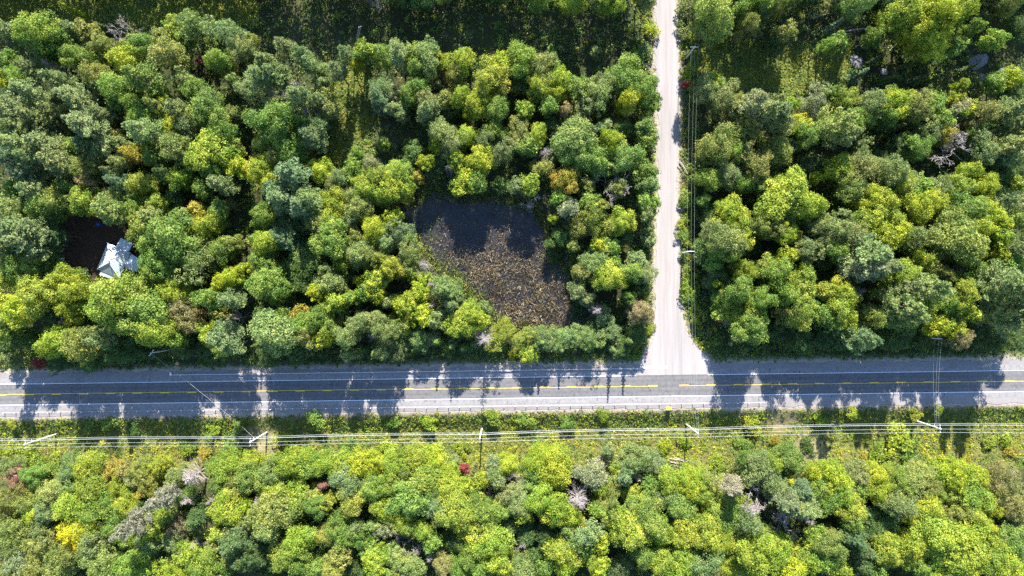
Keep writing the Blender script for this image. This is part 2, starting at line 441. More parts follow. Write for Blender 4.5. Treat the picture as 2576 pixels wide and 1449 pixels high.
def lobed_crown(r, h, nl, per, lr, leaf, zr, jit, irregular=0.42, low=-0.6, sub=6, skirt=4):
    "a crown of several leafy sub-crowns, each made of clumps: leaves sit on the shells of many small lobes"
    hz = zr * r; a0 = R.uniform(0, 6.28)
    subs = []
    for k in range(sub):
        an = a0 + k * 6.283 / max(1, sub - 1) + R.normal() * .35; q = 0.0 if k == 0 else r * R.uniform(.42, .74)
        sr = r * (R.uniform(.46, .60) if k == 0 else R.uniform(.28, .50)); top = h if k == 0 else h - hz * R.uniform(.12, .75)
        subs.append((np.array([math.cos(an) * q, math.sin(an) * q, top]), sr))
    for k in range(skirt):                       # lower boughs that carry the crown down towards the ground
        an = a0 + (k + .5) * 6.283 / skirt + R.normal() * .3; q = r * R.uniform(.30, .48)
        subs.append((np.array([math.cos(an) * q, math.sin(an) * q, h - hz * R.uniform(.95, 1.45)]), r * R.uniform(.34, .48)))
    Q = []; T = []; CC = []
    area = sum(q[1] ** 2 for q in subs)
    for sc, sr in subs:
        n = max(6, int(nl * sr ** 2 / area)); d = fib(int(n * 1.3)); d = d[d[:, 2] > low][:n]; d = nrm(d + R.normal(size=d.shape) * .22)
        sz = hz * sr / r * 1.15; c0 = sc - np.array([0, 0, sz])
        k = nrm(R.normal(size=(5, 3))); amp = R.uniform(-1, 1, 5)
        bump = 1 + irregular * np.sum(amp[None] * np.clip(d @ k.T, 0, 1) ** 2, 1)
        C = c0 + d * (R.uniform(.6, 1.0, len(d)) * bump)[:, None] * np.array([sr, sr, sz])
        LR = R.uniform(lr[0], lr[1], len(d)) * R.choice([.75, 1, 1.25], len(d)); lt = R.normal(size=len(d)) * .7 + R.normal() * .4
        for c, q, dd, tt in zip(C, LR, d, lt):
            m = max(5, int(per * (q / np.mean(lr)) ** 2))
            v = nrm(R.normal(size=(m, 3)) + dd * .55 + np.array([0, 0, .35]))
            p = c + v * (q * R.uniform(.45, 1.15, (m, 1)) ** .6 * np.where(R.uniform(size=(m, 1)) < .16, R.uniform(1.1, 1.55, (m, 1)), 1)) * np.array([1, 1, .72])
            nn = v + R.normal(size=v.shape) * jit + np.array([0, 0, .25])
            Q.append(leaf_quads(p, nn, leaf * R.uniform(.6, 1.35, m), R.uniform(.5, .9))); T.append(tt + R.normal(size=m) * .6)
        CC.append(C)
    return np.concatenate(Q), np.concatenate(T), np.concatenate(CC)

def trunk_geo(r, h, C, rb, n_limb=7):
    G = Geo(); top = h * 0.72
    x = R.normal() * .25; y = R.normal() * .25
    G.tube([(0, 0, -0.6), (0, 0, h * .25), (x, y, h * .5), (x * 1.5, y, top), (x * 1.3, y * 1.4, h * .93)], [rb * 1.25, rb, rb * .75, rb * .5, rb * .12], 7)
    for c in C[R.permutation(len(C))[:n_limb]]:
        z0 = min(h * R.uniform(.38, .68), c[2] - .5)
        s = np.array([x * z0 / h * 1.6, y * z0 / h * 1.6, z0]); m = s + (c - s) * 0.55 + np.array([0, 0, -0.25])
        G.tube([s, m, c], [rb * .42, rb * .28, rb * .08], 5, False)
    return G

def proto_maple(r, h, nl, per):
    Q, T, C = lobed_crown(r, h, nl, per, (0.13 * r + .25, 0.19 * r + .32), 0.175, 1.15, 0.62)
    return Q, T, trunk_geo(r, h, C, 0.05 * r + 0.08)
def proto_poplar(r, h, nl, per):
    Q, T, C = lobed_crown(r, h, nl, per, (0.09 * r + .2, 0.14 * r + .25), 0.145, 1.35, 0.9, 0.42, -0.7, 5, 4)
    return Q, T, trunk_geo(r, h, C, 0.04 * r + 0.07)
def proto_pine(r, h, nb, per):
    G = Geo(); Q = []; T = []; lean = R.normal(size=2) * .3
    G.tube([(0, 0, -.6), (0, 0, h * .4), (lean[0], lean[1], h * .99)], [.06 * r + .1, .05 * r + .06, .03], 6)
    zs = np.sort(R.uniform(0.36, 0.985, nb)); an = R.uniform(0, 6.283) + np.arange(nb) * 2.4 + R.normal(size=nb) * .3
    side = R.uniform(0.7, 1.25, 6)
    for z, a in zip(zs, an):
        u = (1 - z) / 0.58
        L = r * (0.10 + 1.0 * min(1, u * 1.15) ** .8) * R.uniform(.5, 1.15) * side[int(a / 1.047) % 6]
        b = np.array([lean[0] * z, lean[1] * z, z * h]); d = np.array([math.cos(a), math.sin(a), R.uniform(.02, .35)])
        e = b + d * L; G.tube([b, e], [.05, .015], 4, False)
        m = int(per * (.35 + L / r)); s = R.uniform(0.25, 1.02, m) ** 0.8
        wdt = L * 0.20 * np.sin(np.clip(s, .1, 1) * 2.6) + .12
        lat = np.array([-d[1], d[0], 0])
        p = b + d * (L * s)[:, None] + lat * (R.normal(size=m) * wdt * .75)[:, None] + np.array([0, 0, 1]) * (R.normal(size=m) * .16 + .1 + .18 * s)[:, None]
        tdir = nrm(d + lat * R.normal(size=(m, 1)) * .7 + np.array([0, 0, .4]) + R.normal(size=(m, 3)) * .3)
        Q.append(leaf_quads(p, R.normal(size=(m, 3)) * .55 + np.array([0, 0, 1.0]), R.uniform(.18, .34, m), .38, tdir))
        T.append(R.normal() * .55 + R.normal(size=m) * .5)
    return np.concatenate(Q), np.concatenate(T), G
def proto_spruce(r, h, nb, per):
    G = Geo(); Q = []; T = []
    G.tube([(0, 0, -.5), (0, 0, h * .98)], [.14, .02], 6)
    for k in range(nb):
        z = 0.06 + 0.93 * (k / nb) ** 0.85; a = k * 2.4 + R.normal() * .25
        L = r * (1.04 - z) * R.uniform(.8, 1.12) + .12
        d = np.array([math.cos(a), math.sin(a), -.28]); b = np.array([0, 0, z * h]); lat = np.array([-d[1], d[0], 0])
        m = int(per * (.25 + L / r)); s = R.uniform(.12, 1, m)
        p = b + d * (L * s)[:, None] + lat * (R.normal(size=m) * L * .2 * (1.1 - s))[:, None]
        Q.append(leaf_quads(p, R.normal(size=(m, 3)) * .4 + np.array([d[0] * .5, d[1] * .5, 1]), R.uniform(.16, .30, m), .5, nrm(d + R.normal(size=(m, 3)) * .35)))
        T.append(R.normal() * .5 + R.normal(size=m) * .5)
    return np.concatenate(Q), np.concatenate(T), G
def proto_dead(kind):
    "bare grey tree: returns trunk and boughs / twigs"
    G = Geo(); B = Geo(); h = 14.0
    if kind < 2:                                   # dead conifer, many fine side twigs
        G.tube([(0, 0, -.5), (.1, .05, h * .5), (.2, -.1, h)], [.26, .17, .04], 6)
        for k in range(95):
            z = R.uniform(.30, .99); a = R.uniform(0, 6.28); L = (3.2 * (1.08 - z) / .78 + .35) * R.uniform(.6, 1.15)
            b = np.array([.2 * z, -.1 * z, z * h]); d = np.array([math.cos(a), math.sin(a), R.uniform(-.15, .35)])
            B.tube([b, b + d * L * .55 + np.array([0, 0, .1]), b + d * L + np.array([0, 0, R.uniform(-.1, .5)])], [.055, .04, .02], 3, False)
            for q in range(4):
                s = R.uniform(.35, .95); c = b + d * L * s; a2 = a + R.choice([-1, 1]) * R.uniform(.4, .9); l2 = L * .35 * R.uniform(.5, 1.1)
                B.tube([c, c + np.array([math.cos(a2), math.sin(a2), .2]) * l2], [.032, .014], 3, False)
    else:                                          # dead broadleaf, forking limbs
        G.tube([(0, 0, -.5), (.15, .1, h * .3), (0, .2, h * .48)], [.22, .17, .13], 7)
        def fork(p, d, L, rad, lev):
            e = p + d * L; mid = p + d * L * .5 + R.normal(size=3) * L * .06
            B.tube([p, mid, e], [max(rad, .03), max(rad * .8, .03), max(rad * .55, .022)], 4, False)
            if lev == 0: return
            for _ in range(3 if lev > 1 else 4):
                fork(p + d * L * R.uniform(.55, 1), nrm(d + R.normal(size=3) * .62 + np.array([0, 0, .12])), L * R.uniform(.5, .8), rad * .52, lev - 1)
        for k in range(5):
            a = k * 1.256 + R.normal() * .3
            fork(np.array([0, .15, h * (.34 + .028 * k)]), nrm(np.array([math.cos(a), math.sin(a), R.uniform(.5, 1.1)])), 3.3 * R.uniform(.8, 1.15), .085, 4)
    return G, B

PROTO = {}
def add_proto(kind, r, h, Q, T, G):
    PROTO.setdefault(kind, []).append(dict(r=r, h=h, crown=quads('crown', Q, LEAF, T), trunk=G.mesh('trunk', BARK), Q=Q, T=T))
for _ in range(6): add_proto('ML', 4.8, 16.5, *proto_maple(4.8, 16.5, 180, 74))
for _ in range(5): add_proto('MS', 2.6, 11.5, *proto_maple(2.6, 11.5, 90, 52))
for _ in range(5): add_proto('BL', 4.4, 15.5, *proto_poplar(4.4, 15.5, 245, 52))
for _ in range(4): add_proto('BS', 2.5, 11.0, *proto_poplar(2.5, 11.0, 130, 42))
for _ in range(5): add_proto('P', 3.9, 17.5, *proto_pine(3.9, 17.5, 66, 115))
for _ in range(3): add_proto('S', 2.2, 10.5, *proto_spruce(2.2, 10.5, 64, 48))
for _ in range(4): add_proto('H', 2.2, 2.6, *(lambda q: (q[0], q[1], trunk_geo(2.2, 2.6, q[2], .05, 6)))(lobed_crown(2.2, 2.2, 44, 34, (.32, .62), .15, .42, .9, .4, -.3, 6, 0)))
for k in range(4):
    G_, B_ = proto_dead(k)
    PROTO.setdefault('D', []).append(dict(r=3.6, h=14.0, trunk=G_.mesh('trunk', DEADM), crown=B_.mesh('bough', DEADM)))

# ------------------------------------------------------------------ what the photograph shows, tile by tile (4 x 3 tiles; x, y, radius in tile pixels; colour letters)
TILES = {}
TILES[0, 0] = '''M 280 240 140 gy;B 320 350 95 sg;M 480 300 80 g;B 560 230 75 sb;S 545 140 42 y;B 20 230 75 s;B 660 240 75 o;S 790 215 50 d;D 970 245 95 w;M 930 440 115 y;B 770 330 85 o;M 1060 330 85 g;B 1270 390 135 o;B 1400 290 75 g;M 1310 205 65 gy;B 1470 210 115 gs;M 1640 440 115 gy;R 1520 465 35 r;B 1720 250 115 s;B 1850 380 90 so;B 1910 310 60 o
M 530 410 85 g;D 400 495 75 w;M 640 430 85 g;B 730 560 105 o;M 120 560 85 g;M 60 450 65 g;B 20 620 65 y;P 240 530 70 s;P 420 600 90 s;P 240 690 100 s;D 270 725 60 w;P 590 770 120 s;P 650 930 140 s;M 880 680 120 g;B 760 650 75 s;P 1080 600 120 go;M 1190 690 65 g;M 1460 670 85 g;M 1560 830 120 g;D 1580 715 60 w;P 1330 830 80 s;B 1420 600 75 so;B 1770 610 65 gs;B 1890 680 100 s;M 1230 760 55 y;M 1010 770 90 g;P 1190 800 75 o;P 780 850 65 s;M 1060 870 90 g;P 1080 985 130 sg;M 1270 950 75 y;B 1400 960 90 s;P 120 850 120 s;P 280 890 90 s;P 160 950 100 s;P 390 830 70 s;P 50 720 60 db
M 1590 1130 140 yg;M 1650 1010 95 g;B 1320 1140 130 o;B 1230 1210 85 d;M 1140 1110 65 y;B 1010 1170 75 k;B 860 1030 65 o;P 680 1090 105 db;B 770 1140 85 s;B 930 1080 65 s;M 520 1110 65 g;P 370 1090 105 s;P 160 1090 125 s;P 70 1190 105 b;P 280 1190 105 s;P 460 1240 115 so;B 660 1270 105 o;B 660 1365 85 to;B 920 1230 75 s;M 1060 1380 100 yo;P 850 1300 60 s;P 905 1375 65 b;M 1350 1340 85 gy;M 1520 1420 65 g;P 1670 1390 95 s;M 1160 1190 75 g;P 1250 1310 65 d;P 220 1330 85 b;M 120 1420 75 g;P 300 1430 95 s;M 480 1400 65 g;B 1770 860 60 od;D 1720 940 55 w;M 1620 1280 85 g;M 1780 1250 75 y;B 1760 1120 65 o;B 840 1170 60 d;M 1440 1220 70 g;B 570 990 50 d;B 900 930 50 d'''
TILES[1, 0] = '''D 885 45 100 w;B 740 45 55 g;M 1090 30 110 dg;M 1270 35 125 dg;M 1420 20 85 g;B 1700 50 95 d;B 1820 45 85 dg;S 120 60 42 b;B 600 30 60 d;P 230 350 75 s;P 360 420 85 sb;P 420 510 65 s;P 100 490 105 so;P 60 585 115 s;P 150 570 95 s;D 185 800 140 w;P 350 745 115 s;P 480 760 65 s;P 680 420 55 s;M 810 390 75 gy;S 830 440 42 b;M 940 400 85 g;P 1080 430 95 s;M 1190 410 75 gy;M 1290 420 110 sg;M 1210 500 85 g;B 1390 460 65 yo;M 770 480 45 y;P 625 545 75 s;B 530 530 55 s;B 500 625 65 s;B 540 710 55 o;B 560 840 75 os
B 1550 460 115 yo;B 1500 560 85 o;B 1610 540 75 dg;M 1850 480 75 y;M 1760 590 135 yo;B 1900 560 65 g;S 1380 660 55 sb;B 1310 600 55 o;B 970 690 105 s;B 1030 745 85 sp;P 930 745 85 bs;M 1140 705 85 g;M 1240 650 65 g;B 1290 760 95 so;P 1300 835 75 s;B 1070 840 75 s;M 1540 725 85 yg;M 1640 785 95 yg;M 1720 795 75 y;M 1820 800 95 g;B 1430 745 75 o;B 1470 830 75 d
M 140 910 150 g;P 350 925 65 g;B 450 935 85 s;D 390 865 75 w;M 60 1085 85 g;M 240 1120 105 g;B 150 1190 105 o;P 430 1055 95 sd;M 35 1290 105 y;P 280 1320 140 bs;P 170 1420 95 b;M 480 1290 85 y;B 590 1390 85 so;M 770 1160 45 g;M 960 1085 45 g;B 870 1240 85 sp;M 720 1280 75 g;B 640 1330 85 s;M 900 1340 95 gy;M 1070 1285 95 gy;M 1050 1400 105 yg;M 830 1420 95 gy
M 1220 1340 45 k;M 1190 1150 75 dg;B 1410 1010 115 os;B 1480 1085 125 so;M 1590 1040 85 yg;M 1360 1095 55 y;M 1510 1210 65 yg;M 1690 1205 95 y;B 1750 1055 95 s;M 1800 985 85 g;B 1850 1145 95 so;M 1290 1215 55 y;M 1560 1370 75 y;M 1660 1380 75 g;M 1850 1390 65 dg;B 1380 1235 85 d;D 1455 1275 60 w;M 1310 1290 60 d'''
TILES[2, 0] = '''M 470 75 105 gy;M 190 55 95 g;B 650 100 65 s;M 745 110 95 gy;S 850 150 70 db;B 980 75 75 os;H 1060 230 60 y;H 1010 380 65 s;H 960 430 60 g;H 940 490 50 yg;B 1025 145 60 s;M 80 440 110 gy;B 215 495 115 os;M 60 565 95 dg;M 310 485 55 g;M 195 640 105 yo;M 355 590 85 yg;M 350 700 85 y;M 495 645 75 g;S 430 610 40 db;B 565 690 75 os;B 660 715 105 sg;B 720 630 95 s;B 835 645 85 sg;M 880 580 110 g;M 880 735 105 y;M 1010 680 115 g;M 1060 780 75 g;B 560 795 75 s;M 290 795 75 g;M 100 835 65 gy;B 400 835 65 t;B 630 390 45 s;S 290 370 34 g
B 60 1000 95 os;M 185 1020 85 yg;M 110 1105 75 g;M 470 1050 150 gs;M 500 1175 125 gd;M 745 1055 85 y;M 805 1085 65 y;B 680 980 65 s;M 845 970 85 dg;M 1030 1050 70 g;M 1015 960 70 gs;D 255 1165 75 w;B 240 1265 75 o;B 200 1290 70 o;M 400 1355 85 k;D 720 1355 110 w;M 450 1295 55 g;B 570 1400 65 o;M 130 1395 75 yg;M 850 1185 95 gs;M 650 1205 105 gd;M 700 1245 75 g;M 865 1285 85 d;M 1010 1280 75 g;M 1030 1385 75 sg;B 795 1420 65 o;B 40 1400 65 s;M 330 1140 70 d;M 300 950 60 d
H 1300 120 65 s;H 1290 220 65 s;H 1345 240 60 y;M 1550 150 150 og;M 1455 60 70 o;B 1785 205 95 o;B 1870 130 80 so;M 1725 120 55 g;M 1900 55 75 g;H 1330 545 60 y;R 1310 640 26 r;H 1355 655 48 k;B 1480 665 105 s;M 1535 635 65 y;B 1600 745 105 so;B 1705 785 85 o;P 1800 785 125 sp;P 1900 855 115 so;B 1720 835 75 o;B 1780 965 95 os;B 1680 1045 95 og;M 1550 1105 130 og;B 1470 1165 65 og;M 1700 1135 85 g;B 1835 1245 115 o;B 1640 1325 105 s;M 1500 1335 95 gy;M 1740 1385 85 g;M 1880 1385 75 gd'''
TILES[3, 0] = '''B 60 80 85 o;B 160 60 85 gd;M 700 70 95 gs;M 1050 130 115 yg;M 1170 215 115 y;M 1300 145 135 y;M 1420 125 105 yg;M 1250 305 105 yg;M 1400 340 65 g;B 1535 215 65 g;B 1700 85 130 do;B 1850 60 95 og;M 1865 205 85 d;M 1715 295 65 gy;B 120 250 75 o;S 490 205 50 b;M 520 325 65 g;B 780 275 65 g;B 855 205 65 d;M 450 345 55 g;B 955 245 45 o;B 60 315 75 d;B 540 100 60 d;B 880 70 85 d;B 300 30 70 d
S 1080 480 40 dg;S 1200 470 40 dg;S 1350 440 50 dg;S 1500 520 40 db;S 680 565 50 b;S 790 460 40 d;S 900 600 40 dg;S 1130 600 40 dg;S 1230 610 38 dg;S 390 660 45 g;B 1450 645 50 yg;M 1710 625 65 g;M 1850 590 80 y;M 1870 690 110 dg
P 50 775 65 s;B 160 795 75 yg;B 340 785 115 sp;M 475 695 55 g;M 595 765 85 gy;B 760 785 115 s;M 940 775 105 y;B 1115 775 115 o;M 930 700 60 g;M 1255 775 75 g;M 1310 900 75 g;B 1155 855 95 o;M 270 945 85 y;M 310 1015 95 g;P 520 955 140 sy;P 570 1025 95 s;M 645 925 85 g;P 80 945 105 os;P 60 855 105 s;M 720 885 85 gd;M 920 865 85 g;S 950 970 60 d;B 870 935 85 d;B 1410 755 55 y;B 1430 835 75 ts;M 1500 835 65 y;B 1620 875 115 ot;R 1530 930 42 n;B 1600 965 105 gd;B 1325 1015 85 ko;P 1785 845 105 so;P 1855 935 105 sd;P 1820 1015 85 o;B 1200 1000 85 sd;B 1000 1095 85 ds;M 1140 1115 85 g;B 1060 1065 65 g;D 1450 1115 140 p;B 1620 1135 115 s;P 1785 1105 115 os;P 1870 1185 105 s;B 1700 1195 95 dg
M 80 1135 95 o;B 170 1090 55 b;B 690 1175 85 sd;B 710 1265 115 os;M 540 1265 95 yg;B 960 1295 115 so;M 1010 1385 105 y;M 640 1405 95 og;M 180 1415 150 yg;M 1140 1405 75 g;B 1300 1405 95 so;M 1480 1405 95 gy;M 1645 1395 95 y;M 1540 1295 85 yg;B 1740 1325 105 dg;B 1870 1295 95 d;B 1870 1405 65 gy;M 380 1335 45 y;M 300 1255 65 d;M 380 1235 65 d;B 850 1180 60 d'''
TILES[0, 1] = '''M 420 70 115 go;M 300 95 115 g;M 90 125 105 sg;M 620 60 95 gy;B 820 80 75 o;P 850 160 130 sy;P 985 140 85 g;P 1165 170 85 os;M 1000 60 55 g;M 1180 75 75 yg;B 1300 40 75 d;B 1400 190 75 so;P 200 265 118 sb;P 295 280 90 sb;P 120 305 95 s;P 225 380 105 s;P 40 255 65 b;P 100 415 95 so;P 370 345 75 db;P 440 320 45 db;P 40 435 75 os
M 1100 255 112 oy;M 1290 335 160 g;M 1190 480 130 g;M 1230 560 95 g;B 1500 515 140 od;M 1550 245 95 yg;M 1480 135 55 k;S 1720 90 62 o;M 1640 135 65 g;B 1760 390 65 o;M 1660 425 85 g;M 1750 645 85 y;M 1660 685 65 y;M 140 590 115 gd;M 300 610 140 dg;M 450 665 95 yg;M 90 645 85 yg;M 130 870 120 y;M 300 765 115 yo;M 360 855 95 d;M 560 765 105 yo;M 520 895 95 yg;M 40 1045 65 g;M 170 1105 85 dg;M 880 812 178 gy;M 790 880 140 gy;M 1050 880 150 g;M 930 940 105 gy
M 400 1135 120 yg;B 610 1150 125 o;B 705 1085 70 s;P 780 1110 65 s;B 560 1025 75 do;D 500 1030 60 w;M 1215 1060 130 gy;M 1120 1090 80 gy;M 1350 1155 95 dg;B 1390 875 105 to;B 1430 965 105 to;M 1330 765 85 yg;M 1570 805 95 g;M 1270 745 65 y;P 1760 805 95 s;D 1765 955 75 w;M 1580 1075 85 yg;P 1700 1105 115 sb;B 1670 905 75 o;M 1680 1190 60 g;B 50 1150 75 d;R 295 1285 46 r;B 440 1250 90 d;B 680 1270 90 dg;B 860 1210 115 dg;B 970 1120 75 dg;B 30 1290 60 s;B 1560 1190 80 d;B 1450 1190 80 d;B 1100 1220 60 d;M 1760 1030 65 d;M 1830 585 55 y;M 1450 730 70 d;M 620 660 60 d;M 700 980 70 d;M 1300 900 60 d'''
TILES[1, 1] = '''M 60 185 95 g;P 200 45 115 bs;P 350 115 125 bs;P 420 60 105 s;M 190 195 105 dg;M 260 235 125 d;M 590 80 95 yg;M 560 185 95 yg;B 770 115 125 os;B 480 245 95 os;M 590 275 95 g;M 550 355 115 g;M 560 415 90 dg;B 720 225 75 s;B 810 195 55 y;M 890 275 95 y;M 1040 200 62 y;M 930 20 85 gy;B 760 345 75 o;M 60 385 95 yg;M 130 375 65 y;M 40 505 85 g;M 100 565 75 g;P 230 375 105 db;B 1100 315 95 sb;M 970 375 65 s;M 1150 365 62 g;B 1010 405 65 s;M 760 455 105 sg;B 830 475 105 o;B 930 495 85 og;B 1150 435 105 os;M 1000 575 85 yo;B 1150 565 85 sy;M 650 545 55 yg;M 370 545 145 dg;M 340 675 105 d;M 80 695 115 g;M 60 620 65 gy;M 130 795 65 g;D 620 605 60 w;M 470 745 65 y;M 590 835 75 yg;B 560 685 105 sg;B 640 715 65 o;M 900 685 75 yg;M 900 785 65 y;M 790 660 42 y;M 830 745 65 g;M 780 780 42 y;B 990 835 52 so;M 720 805 55 g;B 660 920 45 s;M 1060 835 55 y;M 1130 865 75 yg;M 1210 785 75 y;M 1240 725 65 y;M 1270 655 52 yg;M 1190 640 45 y;M 1270 935 75 y;M 1220 875 65 y;M 1150 945 65 yg;D 1270 545 60 w;D 1220 605 45 w;D 1330 855 42 p;D 1320 695 50 w
P 1440 735 85 sg;B 1390 765 85 s;P 1480 845 65 s;B 1530 800 55 s;B 1350 965 75 s;B 1400 920 55 s;M 1620 925 95 yg;M 1540 995 105 yg;M 1685 965 65 yg;B 1720 875 55 s;B 1840 1075 100 yo;D 1720 1100 110 p;B 1500 1105 65 d;B 1330 1105 65 s;B 1220 1110 95 sg;M 110 1060 155 sg;M 330 920 62 k;M 330 1005 95 g;M 470 975 95 g;B 380 1085 85 os;D 460 1055 55 w;D 290 1095 55 w;M 510 1095 75 y;B 600 985 55 o;B 690 1085 95 s;B 780 985 105 so;B 890 955 85 so;B 970 1055 115 so;M 1080 1005 75 yg;B 1050 1115 85 s;D 890 1085 75 w;B 710 1225 60 s;B 940 1215 60 s;B 1080 1225 55 s;B 300 1225 80 d;B 520 1215 60 d;B 100 1250 80 d;M 50 935 65 d;M 200 945 65 g;M 1100 1180 60 d;M 330 1180 70 d;M 950 640 60 d;M 700 660 60 d'''
TILES[2, 1] = '''D 130 75 48 p;B 430 120 78 sp;M 310 200 32 y;B 540 170 65 oy;B 620 200 95 oy;B 500 275 85 o;M 830 225 85 yg;B 740 275 75 oy;M 880 255 45 y;B 680 110 65 o;M 580 80 65 g;M 360 40 65 g;M 560 30 85 d;B 460 410 55 o;M 370 345 65 dg;M 290 390 42 dg;H 330 480 55 d;M 660 405 65 y;M 750 415 65 g;B 700 465 55 o;B 610 535 115 sg;B 520 605 75 o;M 720 645 115 yg;M 820 675 65 y;M 760 560 65 g;B 940 515 75 s;B 1000 620 85 s;M 930 605 95 g;B 1020 285 70 sd;B 1015 170 68 s;M 1030 80 75 g;B 1035 365 58 s;B 960 725 85 d;B 950 890 90 t;B 1005 930 65 t;M 940 1040 85 dg;B 900 1105 75 dg;H 1025 1020 50 y;B 880 795 55 g;B 700 955 75 sd;B 740 1065 85 sb;D 640 885 65 w;B 500 745 65 s;B 560 805 55 s;B 80 1110 85 ys;B 250 1095 110 sg;B 420 1095 95 sg;B 580 1105 95 sg;M 130 1230 60 yg;H 20 1235 45 y;B 650 1000 85 d;H 500 905 60 d;B 820 1205 60 d;M 850 330 60 d;H 500 820 45 d
H 1310 60 60 g;H 1290 240 50 y;H 1290 330 58 g;H 1335 380 50 yg;H 1290 470 42 g;H 1330 620 58 yg;H 1340 720 60 yg;H 1335 800 58 g;H 1375 880 42 yg;H 1375 955 42 y;M 1620 120 85 yg;M 1650 175 95 yg;B 1700 235 95 yo;M 1520 195 85 dg;M 1450 60 45 g;B 1500 315 85 s;B 1620 365 140 so;M 1740 375 75 yg;M 1520 425 105 dg;M 1600 425 95 g;M 1530 535 65 g;M 1560 645 95 d;B 1760 595 95 yo;M 1540 695 28 y;M 1880 255 95 og;B 1890 565 65 s;M 1720 745 95 g;M 1680 835 115 gy;M 1620 875 80 gy;M 1760 905 115 yg;M 1790 1010 105 gd;M 1880 805 85 g;R 1580 950 38 r;D 1655 1000 45 w;M 1600 795 85 g;B 1850 935 75 g;M 1750 1065 75 d;M 1450 500 60 d'''
TILES[3, 1] = '''M 100 70 140 yg;M 280 90 125 yg;M 150 175 85 g;M 330 165 85 yg;M 260 205 85 d;B 40 285 95 os;M 150 305 85 yg;B 370 265 85 so;B 500 275 140 so;B 630 315 115 so;B 250 435 95 s;B 400 415 95 s;M 520 445 85 g;M 780 60 95 y;M 900 75 115 yg;M 1050 50 85 yg;M 1130 115 115 y;M 1265 80 95 y;M 770 205 115 yg;M 950 205 115 yg;M 930 325 115 y;M 870 365 65 y;B 1080 335 115 os;B 1380 225 140 o;M 1500 115 115 g;M 1600 125 95 yg;M 1690 195 105 y;M 1580 255 95 yg;M 1750 235 65 y;M 1760 335 65 yg;B 1790 60 95 s;M 1450 355 140 og;M 1550 445 115 yg;M 1340 425 95 o;M 1600 595 65 g;M 1730 465 65 y;R 1725 410 28 r;M 150 495 65 y;M 80 585 115 g;M 270 645 115 gy;M 60 685 95 d;D 340 765 55 w;B 410 755 75 yo;P 790 485 140 sb;P 740 585 115 sp;P 850 565 105 sb;M 1180 505 85 yg;M 1010 625 105 gy;P 1185 700 130 sg;P 1020 695 85 s;B 1200 575 85 o;B 1310 635 85 o;D 1370 585 65 w;B 1450 665 65 g
M 540 775 105 yg;M 520 885 105 gy;M 590 935 85 yg;D 670 755 75 w;B 810 765 55 og;M 150 785 85 g;B 230 875 125 oy;B 130 905 75 o;M 370 905 75 g;M 500 985 75 gd;B 780 965 95 og;B 720 905 65 o;P 1000 875 125 sg;P 1050 935 105 sg;B 1190 855 95 yo;M 1200 965 95 dg;M 1290 1010 75 y;M 1360 835 95 g;M 1470 765 105 yo;M 1440 835 85 yg;M 1530 905 65 yg;M 1620 735 75 g;P 1780 705 140 sg;P 1870 765 125 sg;P 1700 905 95 so;P 1850 935 125 s;D 1640 935 90 p;P 1820 640 85 s;B 1430 1105 80 ts;M 1420 1040 65 y;M 1340 965 65 g;P 690 1105 100 bd;P 600 1090 80 d;M 1000 1020 125 dg;B 250 1100 100 d;M 60 1035 85 d;B 800 1120 80 d;B 1000 1105 90 d;B 1150 1110 80 d;B 1550 1070 85 d;B 1700 1100 105 d;B 1830 1110 100 d;M 450 1075 75 d;B 350 1120 70 d;P 1890 425 65 s;M 1880 545 75 g;M 1870 205 75 g;B 1680 605 85 d;M 420 520 70 d;M 620 650 60 d'''
